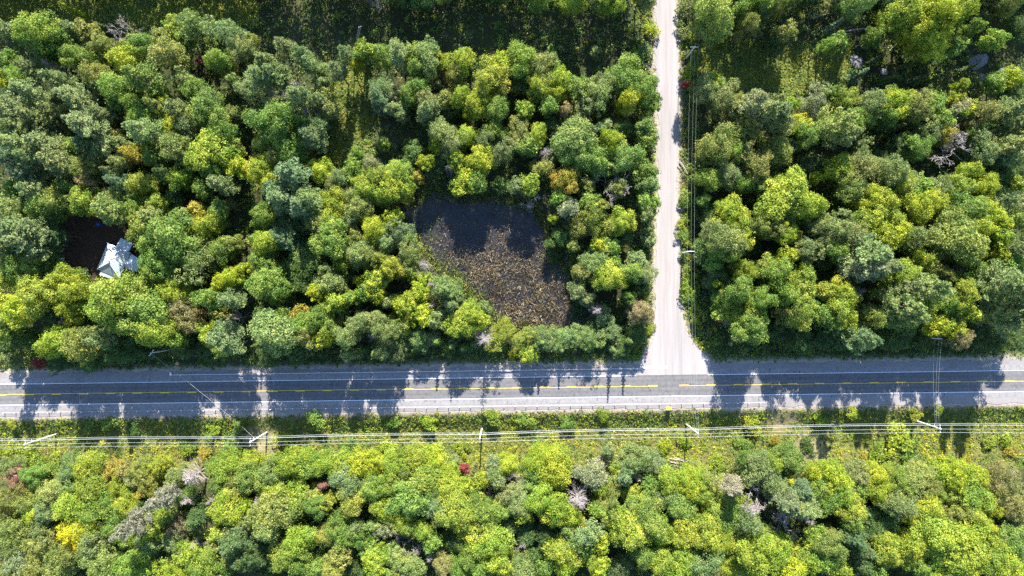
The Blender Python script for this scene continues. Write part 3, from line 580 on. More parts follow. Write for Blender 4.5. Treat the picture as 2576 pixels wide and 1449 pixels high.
TILES[0, 2] = '''B 70 640 95 so;H 230 620 100 yg;H 380 600 80 yo;B 530 655 115 sg;M 640 655 105 yg;M 660 765 105 gy;B 160 745 95 n;B 400 805 125 sy;M 250 685 85 g;B 550 785 105 g;D 750 655 55 p;B 860 655 75 k;B 950 645 75 ot;B 1060 645 95 o;B 1190 625 85 yo;B 1010 725 85 s;B 1120 765 95 yt;B 1090 815 55 k;B 900 785 85 yg;B 830 865 85 g;D 1460 690 120 w;B 1320 715 95 so;P 1230 855 120 p;P 1010 1065 140 p;D 600 915 65 w;M 520 905 115 yg;B 360 935 115 s;B 80 855 115 o;B 210 885 105 o;B 60 955 95 o;M 260 985 95 y;B 100 1065 115 og;M 560 1135 115 Y;B 320 1085 115 so;B 700 965 125 gy;M 950 935 95 yg;M 1150 1075 105 yg;M 1080 925 75 dg;M 870 1085 95 g;B 720 1175 140 so;B 90 1215 115 og;B 330 1195 115 o;B 140 1355 115 sp;B 310 1315 105 o;B 450 1345 140 og;B 520 1265 115 o;B 60 1430 105 o;B 280 1425 105 o;B 800 1345 150 sy;M 1000 1365 150 gy;M 960 1165 95 g;M 930 1245 95 dg;B 1120 1175 115 so;B 1320 1185 95 s;B 1340 1085 85 t;B 1270 1005 75 so;M 1400 845 85 dg
B 1750 625 130 yg;B 1870 610 115 yg;B 1620 645 85 g;M 1870 725 115 go;B 1770 725 95 o;M 1690 765 115 dg;D 1420 875 65 w;D 1600 875 45 w;M 1710 955 115 yg;M 1760 875 75 yg;M 1840 925 55 y;B 1650 975 65 so;P 1520 1005 85 d;B 1470 1045 75 s;B 1850 1065 95 s;D 1880 1085 75 w;B 1740 1085 65 s;M 1630 1135 75 yo;P 1780 1195 115 db;B 1640 1205 75 o;M 1430 1295 105 yg;M 1390 1385 85 y;M 1560 1355 115 gy;M 1300 1425 105 yg;M 1600 1425 95 g;D 1400 1235 45 p;D 1490 1195 65 w;D 1560 1195 45 w;B 1720 1315 65 o;P 1850 1305 105 d;M 1150 1425 75 gy
H 1780 480 110 dg;H 90 305 42 yk;H 680 320 52 g;H 820 300 60 g;H 1000 340 60 dg;H 60 510 90 yg;H 200 520 85 yg;H 1600 360 52 yg;H 1800 310 55 g;H 1400 480 70 yg;H 1540 540 60 k'''
TILES[1, 2] = '''B 100 665 125 sg;B 280 585 125 yg;H 60 600 70 y;B 370 615 115 gy;M 480 615 95 yg;M 650 605 95 yg;M 790 615 115 y;M 880 595 85 y;B 640 550 52 sb;M 1040 635 115 yg;B 1110 645 105 og;D 1130 645 42 w;M 1200 575 115 yg;M 1320 585 115 y;M 1270 675 115 gy;B 1470 585 65 s;R 1570 640 34 r;B 1450 695 105 yg;M 1480 765 105 yg;M 1570 775 65 y;B 1650 845 85 g;M 1710 725 65 y;B 1800 595 65 sp;M 1890 615 85 y;B 1820 705 95 so;D 1820 745 65 w;B 1900 835 85 st
M 160 805 105 yg;M 300 805 75 yg;M 290 895 75 yo;B 430 845 75 yt;R 500 770 32 n;B 530 895 75 yo;M 120 965 140 og;M 450 915 85 g;M 660 695 105 sb;B 700 775 115 sb;B 730 885 115 oy;B 860 725 75 sd;M 880 805 95 g;M 960 785 85 gy;M 1100 745 95 gy;M 1170 885 140 g;B 1340 905 115 sb;M 1320 795 95 g;M 950 935 95 yg;M 1080 1025 85 yg;M 1150 1065 85 gy;B 960 1095 85 sp;B 890 1065 65 sg;B 750 1085 75 sd;M 1250 1115 85 gy;M 1510 945 140 yo;M 1430 995 85 o;M 1560 1045 95 yo;M 1700 975 105 g;B 1720 1045 95 oy;B 1790 1065 60 n;M 1860 965 85 g;M 1880 1085 75 d;M 60 1095 115 sg;D 30 870 65 p;M 320 1185 115 yg;M 540 1155 85 yt;B 610 1085 105 g;M 640 1135 95 g;B 800 1165 95 g;D 430 1125 42 w;M 240 1285 115 gy;M 330 1345 95 g;M 460 1385 85 g;M 610 1295 80 o;M 570 1425 95 yt;M 900 1335 115 yg;M 860 1255 75 g;M 1030 1295 75 sg;D 1170 1215 75 w;D 1310 1295 65 w;M 1400 1355 95 ot;M 1130 1375 95 sy;M 1330 1205 75 g;M 1540 1205 115 dg;M 1620 1305 95 g;M 1760 1225 140 yg;M 1850 1355 115 yg;M 1700 1375 95 g;M 1530 1405 85 g;M 760 1405 65 d;M 1000 1425 65 g;B 100 1330 70 d;M 60 1230 80 d;B 700 1250 70 d
H 720 475 85 dg;H 1310 300 72 yg;H 1790 250 62 yg;H 450 270 80 g;H 200 420 70 yg;H 1000 470 60 y;H 1560 480 60 yg;H 1050 290 50 g'''
TILES[2, 2] = '''M 220 585 95 y;M 330 645 140 y;D 30 745 65 w;M 170 695 85 g;B 510 595 85 o;B 600 665 120 sp;D 490 860 150 w;D 700 645 55 w;B 570 525 55 o;B 720 505 65 s;B 930 565 120 sg;B 870 625 95 sg;M 790 645 55 y;M 1080 595 85 sb;P 850 685 105 sb;M 220 865 115 yg;M 350 965 115 yg;M 40 925 95 sg;M 90 985 65 yg;B 60 825 75 s;M 680 765 65 yg;B 730 865 105 o;M 700 965 95 gy;B 780 725 65 o;D 950 705 52 p;M 1060 745 75 g;B 1190 845 115 sb;M 1190 725 105 yg;M 1260 775 85 y;M 1370 725 95 y;B 1440 705 105 oy;M 1420 835 85 gy;M 1350 815 85 y;M 1500 955 95 y;M 1250 935 115 g;M 940 905 95 gy;M 980 955 115 go;M 1050 1065 115 go;M 830 1005 75 yg;M 1640 965 140 g;M 1620 835 105 go;P 1650 765 150 p;D 1780 935 110 p;B 1850 645 140 sd;B 1800 585 85 g;B 1740 695 75 og;D 1880 845 95 w;M 1640 1055 105 g;B 1790 1045 115 s;M 880 1135 140 yo;B 520 1135 140 s;M 450 1085 85 yg;B 260 1145 95 d;M 380 1275 115 yo;M 400 1365 75 y;M 620 1345 85 gy;M 660 1385 75 y;M 680 1205 65 y;B 820 1385 95 ds;M 1110 1125 95 gy;M 1250 1165 105 yo;M 1310 1095 115 yo;M 1450 1145 105 yo;M 1580 1195 125 yg;M 1720 1155 115 og;M 1870 1185 85 gy;M 1140 1335 115 gy;B 1420 1335 140 sg;M 1300 1315 95 gy;R 1540 1405 55 ro;M 1650 1385 95 yg;M 1820 1305 140 yg;M 1850 1405 95 gy;M 1240 1425 115 yg;M 1000 1285 85 g;M 60 1405 95 sg;M 250 1405 65 g;D 60 1225 42 w;M 160 1305 65 d;M 560 1255 65 g;M 120 1130 75 d
H 680 230 52 yg;H 410 290 60 g;H 1740 445 72 g;H 1300 430 52 yg;H 1810 310 70 yk;H 250 480 60 yg;H 1150 470 60 y;H 1550 600 65 yg;H 100 280 60 g'''
TILES[3, 2] = '''M 60 605 85 yg;M 160 575 110 gd;M 100 645 85 d;M 400 685 95 y;M 520 725 115 y;M 440 775 95 yg;B 680 695 105 so;M 830 695 105 y;M 830 805 85 y;B 960 725 95 gy;B 1080 725 105 sy;B 1170 695 105 sy;M 1400 695 115 y;M 1300 725 65 yg;M 1590 715 95 y;D 1480 795 80 p;B 1780 745 140 ot;M 1340 835 85 gy;B 1210 775 85 o;M 1230 865 52 Y;B 60 775 115 s;P 240 785 95 bs;M 170 740 42 Y;P 130 875 115 sp;P 220 905 125 s;D 130 1055 95 w;D 300 1025 65 p;M 360 1135 65 gy;M 460 855 115 g;M 560 835 105 gy;M 620 945 105 yo;M 680 805 75 g;S 710 955 50 sb;M 760 1005 75 d;M 650 1055 85 g;B 930 885 115 so;B 1010 925 115 so;M 1120 975 85 y;M 1240 955 115 yg;M 1230 1025 85 g;B 1350 1005 85 o;M 1540 885 115 gy;M 1670 895 95 y;M 1570 1005 95 yo;M 1650 1075 85 y;B 1430 955 95 o;B 1860 875 85 o;M 1880 945 85 ot;M 1820 1015 95 d;B 1780 1125 75 o;M 1290 1155 150 yg;M 1450 1165 150 yg;M 1390 1305 140 yg;M 1530 1275 125 yg
M 900 1255 115 yo;M 960 1305 85 yg;M 1030 1275 85 yg;M 1100 1225 105 yg;M 1150 1375 85 g;M 840 1125 105 d;M 900 1035 95 dg;P 640 1155 85 bd;P 750 1255 62 sb;P 650 1245 65 d;M 460 1205 115 og;M 330 1215 65 yg;M 420 1315 115 gy;M 80 1265 115 yg;M 190 1395 115 y;M 320 1325 95 yg;M 40 1185 85 gy;B 230 1275 85 og;M 530 1375 85 gy;M 590 1430 65 yg;P 690 1365 85 d;M 830 1425 75 g;M 1320 1425 95 yg;M 1500 1425 105 y;M 1680 1335 105 yg;M 1800 1315 115 yg;M 1850 1425 95 yg;M 1860 1205 105 g;M 1680 1215 85 gy
H 390 270 52 yg;H 640 220 52 yg;H 1000 430 110 yg;H 830 520 85 yg;H 1050 525 70 g;H 290 440 55 d;H 1680 440 62 yg;H 1840 500 52 k;H 310 500 50 d;H 1110 230 42 yk;H 1290 200 42 yg;H 720 550 42 k;H 60 430 42 k;H 1800 420 60 yg;H 1500 600 60 k'''

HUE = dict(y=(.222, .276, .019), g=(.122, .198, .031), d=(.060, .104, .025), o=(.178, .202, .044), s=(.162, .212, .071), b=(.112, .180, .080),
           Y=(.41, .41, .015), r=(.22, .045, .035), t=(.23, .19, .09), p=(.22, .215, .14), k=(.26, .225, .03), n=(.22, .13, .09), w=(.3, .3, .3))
def hue(code):
    c = np.mean([np.array(HUE[q]) * (2 if i == 0 else 1) for i, q in enumerate(code)], 0) * len(code) / (len(code) + 1) if len(code) > 1 else np.array(HUE[code])
    return c
ITEMS = []                                           # kind, px, py, radius in metres, colour
for (tc, tr), txt in TILES.items():
    for e in txt.replace('\n', ';').split(';'):
        if not e.strip(): continue
        k, x, y, r_, c = e.split()
        sx = (960 * tc + float(x) * 960 / 1932) * 2576 / 3840; sy = (720 * tr + float(y) * 960 / 1932) * 2576 / 3840
        ITEMS.append([k, sx, sy, float(r_) * 960 / 1932 * 2576 / 3840 / PPM, c])

TREES = []
NAMES = dict(ML='maple_tree', MS='young_maple_tree', BL='poplar_tree', BS='young_poplar_tree', P='pine_tree', S='spruce_tree', H='shrub', D='dead_tree')
def plant(kind, px, py, rm, code, fixed_h=None):
    south = py > 1080
    if kind == 'M' or kind == 'R': key = 'ML' if rm > 3.6 else 'MS'; hh = 8.5 + 1.75 * rm
    elif kind == 'B': key = 'BL' if rm > 3.5 else 'BS'; hh = 8.0 + 1.75 * rm
    elif kind == 'P': key = 'P'; hh = 11.0 + 1.9 * rm
    elif kind == 'S': key = 'S'; hh = 3.5 + 3.3 * rm
    elif kind == 'H': key = 'H'; hh = 0.6 + .85 * rm
    else: key = 'D'; hh = 11.5 + 1.2 * rm
    if kind == 'R': key = 'MS'; hh = 11.5
    if kind == 'P': rm *= .86; hh *= 1.14
    if kind == 'P' and code[0] == 'p': rm *= .62; hh *= 1.35
    if south: hh *= 0.84 + .12 * min(1, max(0, (py - 1200) / 120))
    elif kind in 'MBP' and code[0] != 'd': hh *= 1.0 + (.24 + .12 * (py > 700)) * (py > 560) * ((px < 980) + (px > 1800)) + .10 * (py < 560)
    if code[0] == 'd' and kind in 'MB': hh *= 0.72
    if 1780 < px < 1880 and py > 740: hh *= .66
    if 1500 < px < 1665 and 800 < py < 960: hh *= .62
    if 980 < px < 1500 and 815 < py < 960 and kind in 'MB': hh *= .72
    if px > 1750 and 62 <= py < 190: hh *= 1.2
    if py < 62: py -= 42 if 620 < px < 1640 else 20; hh *= 1.3
    if fixed_h: hh = fixed_h
    hh *= R.uniform(0.93, 1.07)
    frac = dict(ML=.76, MS=.78, BL=.68, BS=.68, P=.62, S=.45, H=.5, D=.66)[key]
    z = -0.3
    for _ in range(3):
        x, y = g(px, py, z + hh * frac); z = float(terrain(x, y))
    p = PROTO[key][int(R.integers(len(PROTO[key])))]
    root = empty(NAMES[key], (x, y, z), R.uniform(0, 6.283))
    zc = (H - z - hh * frac) / H
    s = rm * zc / p['r'] * (1.08 if key in ('ML', 'MS', 'P') else 1.04)
    if key == 'D': s = min(s, 1.45)
    root.scale = (s * R.uniform(.86, 1.2), s * R.uniform(.86, 1.2), hh / p['h'])
    tk = link('trunk', p['trunk'], root); cr = link('crown' if key != 'D' else 'bough', p['crown'], root)
    if key != 'D':
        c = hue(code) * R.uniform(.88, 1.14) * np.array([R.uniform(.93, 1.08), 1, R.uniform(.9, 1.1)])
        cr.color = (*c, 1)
    TREES.append(dict(o=root, key=key, px=px, py=max(py, 1), code=code, r=rm, red=kind == 'R', x=x, y=y, h=hh))
    return root
for it in ITEMS: plant(*it)
for k_, px_ in enumerate((648, 692, 735, 772, 822, 852, 905, 958, 1002, 1042, 1100, 1137, 1166, 1256, 1322, 1345, 1362, 1412, 1463, 1482, 1541, 1580)):
    plant('S', px_, 868 + 12 * math.sin(k_ * 2.3), 1.7 + .6 * math.sin(k_ * 1.7) ** 2, 'dgsb'[k_ % 3] + 'g', 10.5 + 3.4 * math.sin(k_ * 1.3) + (1.5 if px_ < 1000 else 0))
# two tall bare trunks that lean over the clearing north of the parcel

# ------------------------------------------------------------------ undergrowth, verges, reeds (stuff nobody could count)
def clump_mesh(name, P, rad, hgt, per, leaf, C, flat=0.0):
    "P (n,3) clump centres on the ground; leaves over low mounds; C (n,3) colours"
    n = len(P); m = per
    v = nrm(R.normal(size=(n, m, 3))); v[..., 2] = np.abs(v[..., 2])
    c = P[:, None] + v * np.stack([rad, rad, hgt], 1)[:, None] * R.uniform(.5, 1.05, (n, m, 1))
    nn = v + R.normal(size=v.shape) * .7 + np.array([0, 0, .5])
    s = leaf * R.uniform(.6, 1.4, n * m)
    Q = leaf_quads(c.reshape(-1, 3), nn.reshape(-1, 3), s, .62)
    cc = np.repeat(C, m, 0); t = (R.normal(size=(n, 1)) * .6 + R.normal(size=(n, m)) * .6).ravel()
    o = link(name, quads(name, Q, LEAFC, t, cc)); return tag(o, kind='stuff')
PAL = {k: np.array(v) for k, v in HUE.items()}
def palette(names, n, jit=.18):
    a = np.array([PAL[q] for q in names])[R.integers(len(names), size=n)]
    return a * (1 + R.normal(size=(n, 1)) * jit).clip(.5, 1.6)

def scatter(n, x0, x1, y0, y1):
    px = R.uniform(x0, x1, n); py = R.uniform(y0, y1, n); return px, py
# forest undergrowth: everywhere under and between the trees
px, py = scatter(38000, -150, 2726, -150, 1600)
rc = road_clear(px, py) / PPM; md = poly_dist(MARSH, px, py) / PPM; yd = poly_dist(YARD, px, py) / PPM
t_ = (road_y(px) - py) / PPM
keep = (rc > 1.8) & (md > 0.5) & (yd > 0.5) & ((t_ > 0) | (t_ < -26))
for mp in MEADOWS: keep &= poly_dist(mp, px, py) > -5
px, py = px[keep], py[keep]
x, y = (px - CX) / PPM, (CY - py) / PPM
den = vnoise(x, y, 7, 11); k2 = R.uniform(size=len(x)) < .25 + .9 * den; x, y, px, py = x[k2], y[k2], px[k2], py[k2]
n = len(x); z = terrain(x, y); big = R.uniform(size=n) ** 3
edge_boost = sstep(5, 1.5, road_clear(px, py) / PPM)
clump_mesh('undergrowth', np.stack([x, y, z], 1), .7 + 1.2 * big, .5 + 2.6 * big * (1 - edge_boost * .4), 18, .26,
           palette('gddgosdbgy', n))
# taller understorey between the trunks
px, py = scatter(5200, -60, 2636, -60, 1500); rc = road_clear(px, py) / PPM; t_ = (road_y(px) - py) / PPM
keep = (rc > 3.5) & (poly_dist(MARSH, px, py) > 25) & (poly_dist(YARD, px, py) > 25) & ((t_ > 0) | (t_ < -31))
for mp in MEADOWS: keep &= poly_dist(mp, px, py) > 12
keep &= (R.uniform(size=len(px)) < np.where(py > 1180, .45, 1))
keep &= (py > 245) | (R.uniform(size=len(px)) < .35)
px, py = px[keep], py[keep]; x, y = (px - CX) / PPM, (CY - py) / PPM; n = len(x); sz = R.uniform(.9, 2.0, n)
clump_mesh('understorey', np.stack([x, y, terrain(x, y) + sz * .8], 1), sz, sz * R.uniform(1.2, 2.6, n), 46, .22, palette('gdgoysgg', n))
# verge along the highway's south bank and below the power line
px, py = scatter(24000, -150, 2726, 1020, 1200)
t_ = (road_y(px) - py) / PPM; x, y = (px - CX) / PPM, (CY - py) / PPM
dryk = np.maximum(sstep(75, 25, np.hypot(px - 1975, (py - 1062) * 1.2)), np.maximum(sstep(85, 30, np.hypot((px - 640) * .8, (py - 1118) * 1.2)), sstep(75, 25, np.hypot(px - 2040, py - 1140))))
keep = (t_ < -7.6 - 1.2 * vnoise(px, py, 15, 5)) & (t_ > -30) & (R.uniform(size=len(px)) > dryk * .82) & (R.uniform(size=len(px)) < .35 + vnoise(px, py, 26, 3))
x, y, px, py, t_ = x[keep], y[keep], px[keep], py[keep], t_[keep]; n = len(x)
f1 = vnoise(px, py, 38, 21); f2 = vnoise(px, py, 16, 22)
C = palette('ggdgyd', n); a = palette('yyYokyg', n); b = palette('otoyg', n)
C = np.where((f1 > .5)[:, None], a, C); C = np.where((f2 > .68)[:, None], b, C)
top = t_ > -9.4; C = np.where((top & (R.uniform(size=n) < .6))[:, None], palette('otktsn', n), C)
gold = R.uniform(size=n) < .05; C[gold] = palette('Y', int(gold.sum()))
slope = (t_ < -9) & (t_ > -14) & (R.uniform(size=n) < .7); C[slope] = palette('dgyggo', int(slope.sum()))
big = R.uniform(size=n) ** 4
clump_mesh('verge_plants', np.stack([x, y, terrain(x, y)], 1), .3 + .75 * big, .25 + 1.1 * big, 16, .17, C)
# verge along the gravel side road and the highway's north side
px1, py1 = scatter(9000, 1560, 1830, -60, 930); px2, py2 = scatter(9000, -150, 2726, 860, 945)
px = np.concatenate([px1, px2]); py = np.concatenate([py1, py2])
rc = road_clear(px, py) / PPM; t_ = (road_y(px) - py) / PPM
keep = (rc > .15 + .9 * vnoise(px, py, 14, 9)) & (rc < 7) & (t_ > 0) & (R.uniform(size=len(px)) < .3 + .9 * vnoise(px, py, 30, 8)) & ((rc > 1.2) | (R.uniform(size=len(px)) < .4))
px, py = px[keep], py[keep]; x, y = (px - CX) / PPM, (CY - py) / PPM; n = len(x); big = R.uniform(size=n) ** 3
C = palette('yygogyk', n); nh = py > 860; rt = nh & (px > 1788); C[rt] = palette('gdgogd', int(rt.sum())); C[nh & (px < 1590)] = palette('gdgo', int((nh & (px < 1590)).sum()))
clump_mesh('roadside_weeds', np.stack([x, y, terrain(x, y)], 1), .35 + .8 * big, .3 + 1.2 * big, 18, .18, C)
# meadow grass in the openings
G_px = []; G_py = []
for mp in MEADOWS:
    xs = [p[0] for p in mp]; ys_ = [p[1] for p in mp]
    k = int((max(xs) - min(xs)) * (max(ys_) - min(ys_)) / 22)
    a, b = scatter(k, max(-160, min(xs)) - 10, max(xs) + 10, min(ys_) - 10, max(ys_) + 10); G_px.append(a); G_py.append(b)
px = np.concatenate(G_px); py = np.concatenate(G_py); keep = road_clear(px, py) > 20; px, py = px[keep], py[keep]
x, y = (px - CX) / PPM, (CY - py) / PPM; n = len(x); big = R.uniform(size=n) ** 4
C = palette('yogyok', n); dk = vnoise(px, py, 40, 31) > .55; C[dk] = palette('godg', int(dk.sum()))
clump_mesh('meadow_grass', np.stack([x, y, terrain(x, y)], 1), .35 + .6 * big, .35 + .8 * big, 12, .19, C)
# marsh reeds: upright thin blades, tan and brown
px, py = scatter(60000, 960, 1540, 470, 860)
md = poly_dist(MARSH, px, py)
dens = .16 + .85 * sstep(580, 700, py) * (.25 + .95 * vnoise(px, py, 20, 41) ** 1.3) * (.7 + .5 * vnoise(px, py, 60, 42)); dens = np.where(md > -22, .8, dens)
keep = (md < 8) & (R.uniform(size=len(px)) < dens)
px, py, md = px[keep], py[keep], md[keep]; x, y = (px - CX) / PPM, (CY - py) / PPM; n = len(x)
tips = np.stack([R.normal(size=n) * .3, R.normal(size=n) * .3, R.uniform(.7, 1.5, n)], 1)
base = np.stack([x, y, np.full(n, -.98)], 1); sidew = nrm(np.stack([R.normal(size=n), R.normal(size=n), R.normal(size=n) * .1], 1)) * R.uniform(.04, .10, (n, 1))
bend = np.stack([R.normal(size=n) * .35, R.normal(size=n) * .35, np.zeros(n)], 1)
mid = base + tips * .6; end = base + tips + bend
Q = np.concatenate([np.stack([base - sidew, base + sidew, mid + sidew, mid - sidew], 1), np.stack([mid - sidew, mid + sidew, end + sidew * .5, end - sidew * .5], 1)])
RC = np.array([(.30, .235, .14), (.21, .155, .088), (.40, .32, .20), (.13, .095, .058), (.19, .17, .075)])
C = RC[R.integers(5, size=n)] * (.42 + .75 * vnoise(px, py, 22, 43))[:, None]
grn = (md > -18 - 40 * vnoise(px, py, 30, 47) * R.uniform(size=n)) | ((px + .5 * py < 1400) & (R.uniform(size=n) < .75)); C[grn] = palette('ogdok', int(grn.sum()), .25)
tag(link('marsh_reeds', quads('marsh_reeds', Q, LEAFC, np.tile(R.normal(size=n) * .5, 2), np.tile(C, (2, 1)))), kind='stuff')

# woodland beyond the picture's edges: one mass, built of the same trees with fewer, larger leaves
Qs = []; Ts = []; Cs = []
def mass(n_try, x0, x1, y0, y1, minr):
    pts = []
    for _ in range(n_try):
        a = R.uniform(x0, x1); b = R.uniform(y0, y1)
        if all((a - p[0]) ** 2 + (b - p[1]) ** 2 > minr ** 2 for p in pts): pts.append((a, b))
    return pts
FX, FY = 171.7 + 7, 96.6 + 6
pts = mass(900, -FX - 30, FX + 30, FY - 4, FY + 9, 3.9) + mass(700, -FX - 45, FX + 45, FY + 11, FY + 42, 6) + mass(500, -FX - 45, FX + 45, -FY - 32, -FY - 4, 6.5) + mass(500, -FX - 42, -FX - 3, -FY, FY, 6.0) + mass(500, FX + 3, FX + 42, -FY, FY, 6.0)
for a, b in pts:
    ppx, ppy = a * PPM + CX, CY - b * PPM
    tt = hwy_t(a, b)
    if road_clear(np.array([ppx]), np.array([ppy]))[0] / PPM < 7.0: continue
    if -24 < tt < 13: continue
    key = ['ML', 'BL', 'P', 'BL', 'ML'][int(R.integers(5))]; p = PROTO[key][int(R.integers(len(PROTO[key])))]
    q = p['Q']; k = R.integers(len(q), size=850); q = q[k]; c0 = q.mean(1, keepdims=True); q = c0 + (q - c0) * 2.0
    an = R.uniform(0, 6.28); ca, sa = math.cos(an), math.sin(an)
    sc = R.uniform(.8, 1.12); q = q * sc
    q = np.stack([q[..., 0] * ca - q[..., 1] * sa + a, q[..., 0] * sa + q[..., 1] * ca + b, q[..., 2] * (1.38 if b > FY else 1.1 if b > 0 else .8) + float(terrain(a, b))], -1)
    Qs.append(q); Ts.append(p['T'][k]); Cs.append(np.repeat((hue(['g', 'o', 's', 'yg', 'd', 'so'][int(R.integers(6))]) * R.uniform(.85, 1.15))[None], 850, 0))
if Qs: tag(link('surrounding_woodland', quads('surrounding_woodland', np.concatenate(Qs), LEAFC, np.concatenate(Ts), np.concatenate(Cs))), kind='stuff')

# ------------------------------------------------------------------ house with metal roofs
def hz(zx, zy, z=0.0): return g((200 + zx * 480 / 1932) * 2576 / 3840, (780 + zy * 480 / 1932) * 2576 / 3840, z)
house = empty('house', (*hz(905, 800, 3.0), float(terrain(*hz(905, 800, 3.0)))))
tag(house, 'small house with pale grey metal hip roof in the shaded clearing on the left', 'house')
HB = np.array(house.location)
def rel(zx, zy, z):
    x, y = hz(zx, zy, z); return (x - HB[0], y - HB[1], z - HB[2])
EZ = 3.0
A, B, D_ = (np.array(rel(*p, EZ)) for p in ((818, 527), (1163, 670), (655, 925)))
Cc = B + D_ - A; RZ = EZ + 2.6
e1 = np.array(rel(862, 772, RZ)); e2 = np.array(rel(838, 825, RZ))
def inset(poly, d):
    c = np.mean(poly, 0); return [p + (c - p) / np.linalg.norm((c - p)[:2]) * d for p in poly]
G = Geo(); G.prism([tuple(p[:2]) for p in inset([D_, Cc, B, A], .75)], -0.4, EZ - HB[2] - .06); G.build('wall', WALLM, house)
G = Geo()
dn = np.array([0, 0, -.14])
tops = [A, B, Cc, D_, e1, e2]; V = [tuple(p) for p in tops] + [tuple(p + dn) for p in tops[:4]]
G.add(V, [[4, 1, 0][::-1], [0, 3, 5, 4], [3, 2, 5], [2, 1, 4, 5], [0, 1, 7, 6], [1, 2, 8, 7], [2, 3, 9, 8], [3, 0, 6, 9], [6, 7, 8, 9]]); roof = G.build('roof', ROOF, house)
G = Geo()
for p, q in ((A, e1), (B, e1), (Cc, e2), (D_, e2), (e1, e2)): G.tube([p + np.array([0, 0, .03]), q + np.array([0, 0, .04])], [.09, .09], 5)
G.build('ridge_cap', STEEL, roof)
def seams(face, nrow, parent):                         # standing seams run up each roof plane
    G = Geo()
    a, b, c, d = (np.array(p, float) for p in face)    # eave a-b, top d-c
    for k in range(1, nrow):
        f = k / nrow; lo = a + (b - a) * f; hi = d + (c - d) * f
        G.tube([lo + np.array([0, 0, .03]), hi + np.array([0, 0, .03])], [.035, .035], 4)
    o = G.build('roof_seam', STEEL, parent); o['kind'] = 'stuff'
seams((D_, A, e1, e2), 16, roof); seams((A, B, e1 + (B - A) * .02, e1), 16, roof); seams((B, Cc, e2, e1), 16, roof)
G = Geo(); v_ = rel(846, 805, RZ); G.tube([(v_[0], v_[1], v_[2] - .3), (v_[0], v_[1], v_[2] + .7)], [.14, .14], 8); G.build('vent_pipe', DARKP, roof)
def slab_roof(name, corners, zs, wall_h=True):
    P = [np.array(rel(*c, z)) for c, z in zip(corners, zs)]
    G = Geo(); n = len(P); V = [tuple(p) for p in P] + [tuple(p + np.array([0, 0, -.12])) for p in P]
    G.add(V, [list(range(n))[::-1], list(range(n, 2 * n))] + [[i, (i + 1) % n, (i + 1) % n + n, i + n] for i in range(n)])
    o = G.build(name, ROOF, house)
    if wall_h:
        G = Geo(); G.prism([tuple(p[:2]) for p in inset(P, .5)], -.3, min(zs) - HB[2] - .15); G.build('wall', WALLM, house)
    return o, P
sh, P = slab_roof('annex_roof', [(1018, 450), (1198, 540), (1140, 655), (945, 580)], [2.35, 2.35, 2.75, 2.75]); seams((P[0], P[1], P[2], P[3]), 9, sh)
slab_roof('porch_roof', [(720, 952), (925, 1040), (905, 1085), (690, 1010)], [2.8, 2.8, 2.4, 2.4])
sg_, P = slab_roof('wing_roof', [(1170, 690), (1330, 790), (1300, 850), (1060, 835)], [2.4, 2.4, 3.1, 3.1]); seams((P[0], P[1], P[2], P[3]), 7, sg_)
slab_roof('wing_roof', [(1060, 835), (1300, 850), (1265, 965), (1085, 915)], [3.1, 3.1, 2.4, 2.4], False)
for k in range(3):
    f = .2 + .3 * k; a = inset([D_, Cc, B, A], .74); p = a[0] + (a[3] - a[0]) * f; G = Geo()
    an = math.atan2((a[3] - a[0])[1], (a[3] - a[0])[0]); G.box((p[0], p[1], 1.4 - HB[2] * 0), (1.1, .12, 1.2), an); G.build('window', DARKP, house)
# small things in the yard
def at_house(zx, zy, z=0.0):
    x, y = hz(zx, zy); return (x, y, float(terrain(x, y)) + z)
G = Geo(); pts = [(math.cos(a) * R.uniform(.8, 1.2), math.sin(a) * R.uniform(.6, 1.1)) for a in np.linspace(0, 6.28, 9)[:-1]]
V = [(p[0], p[1], 0) for p in pts] + [(p[0] * .75, p[1] * .75, R.uniform(.6, .9)) for p in pts] + [(0, 0, 1.05)]
G.add(V, [[i, (i + 1) % 8, (i + 1) % 8 + 8, i + 8] for i in range(8)] + [[i + 8, (i + 1) % 8 + 8, 16] for i in range(8)])
o = G.build('tarp_covered_pile', BLUEM); o.location = at_house(680, 250); tag(o, 'bright blue tarp over a low pile at the top of the house clearing', 'tarp')
G = Geo(); G.box((0, 0, .45), (.9, 1.0, .9)); G.box((0, 0, .95), (1.0, 1.1, .08)); o = G.build('storage_box', WHITEM); o.location = at_house(135, 770); tag(o, 'small white lidded box at the left edge of the house clearing', 'box')
ch = empty('garden_chair', at_house(465, 1085)); tag(ch, 'small white garden chair at the bottom of the house clearing', 'chair')
G = Geo(); G.box((0, 0, .45), (.6, .6, .06)); G.build('seat', WHITEM, ch)
G = Geo(); G.box((0, .3, .85), (.6, .06, .8)); G.build('backrest', WHITEM, ch)
for sx in (-.26, .26):
    for sy in (-.26, .26):
        G = Geo(); G.box((sx, sy, .21), (.06, .06, .42)); G.build('leg', WHITEM, ch)

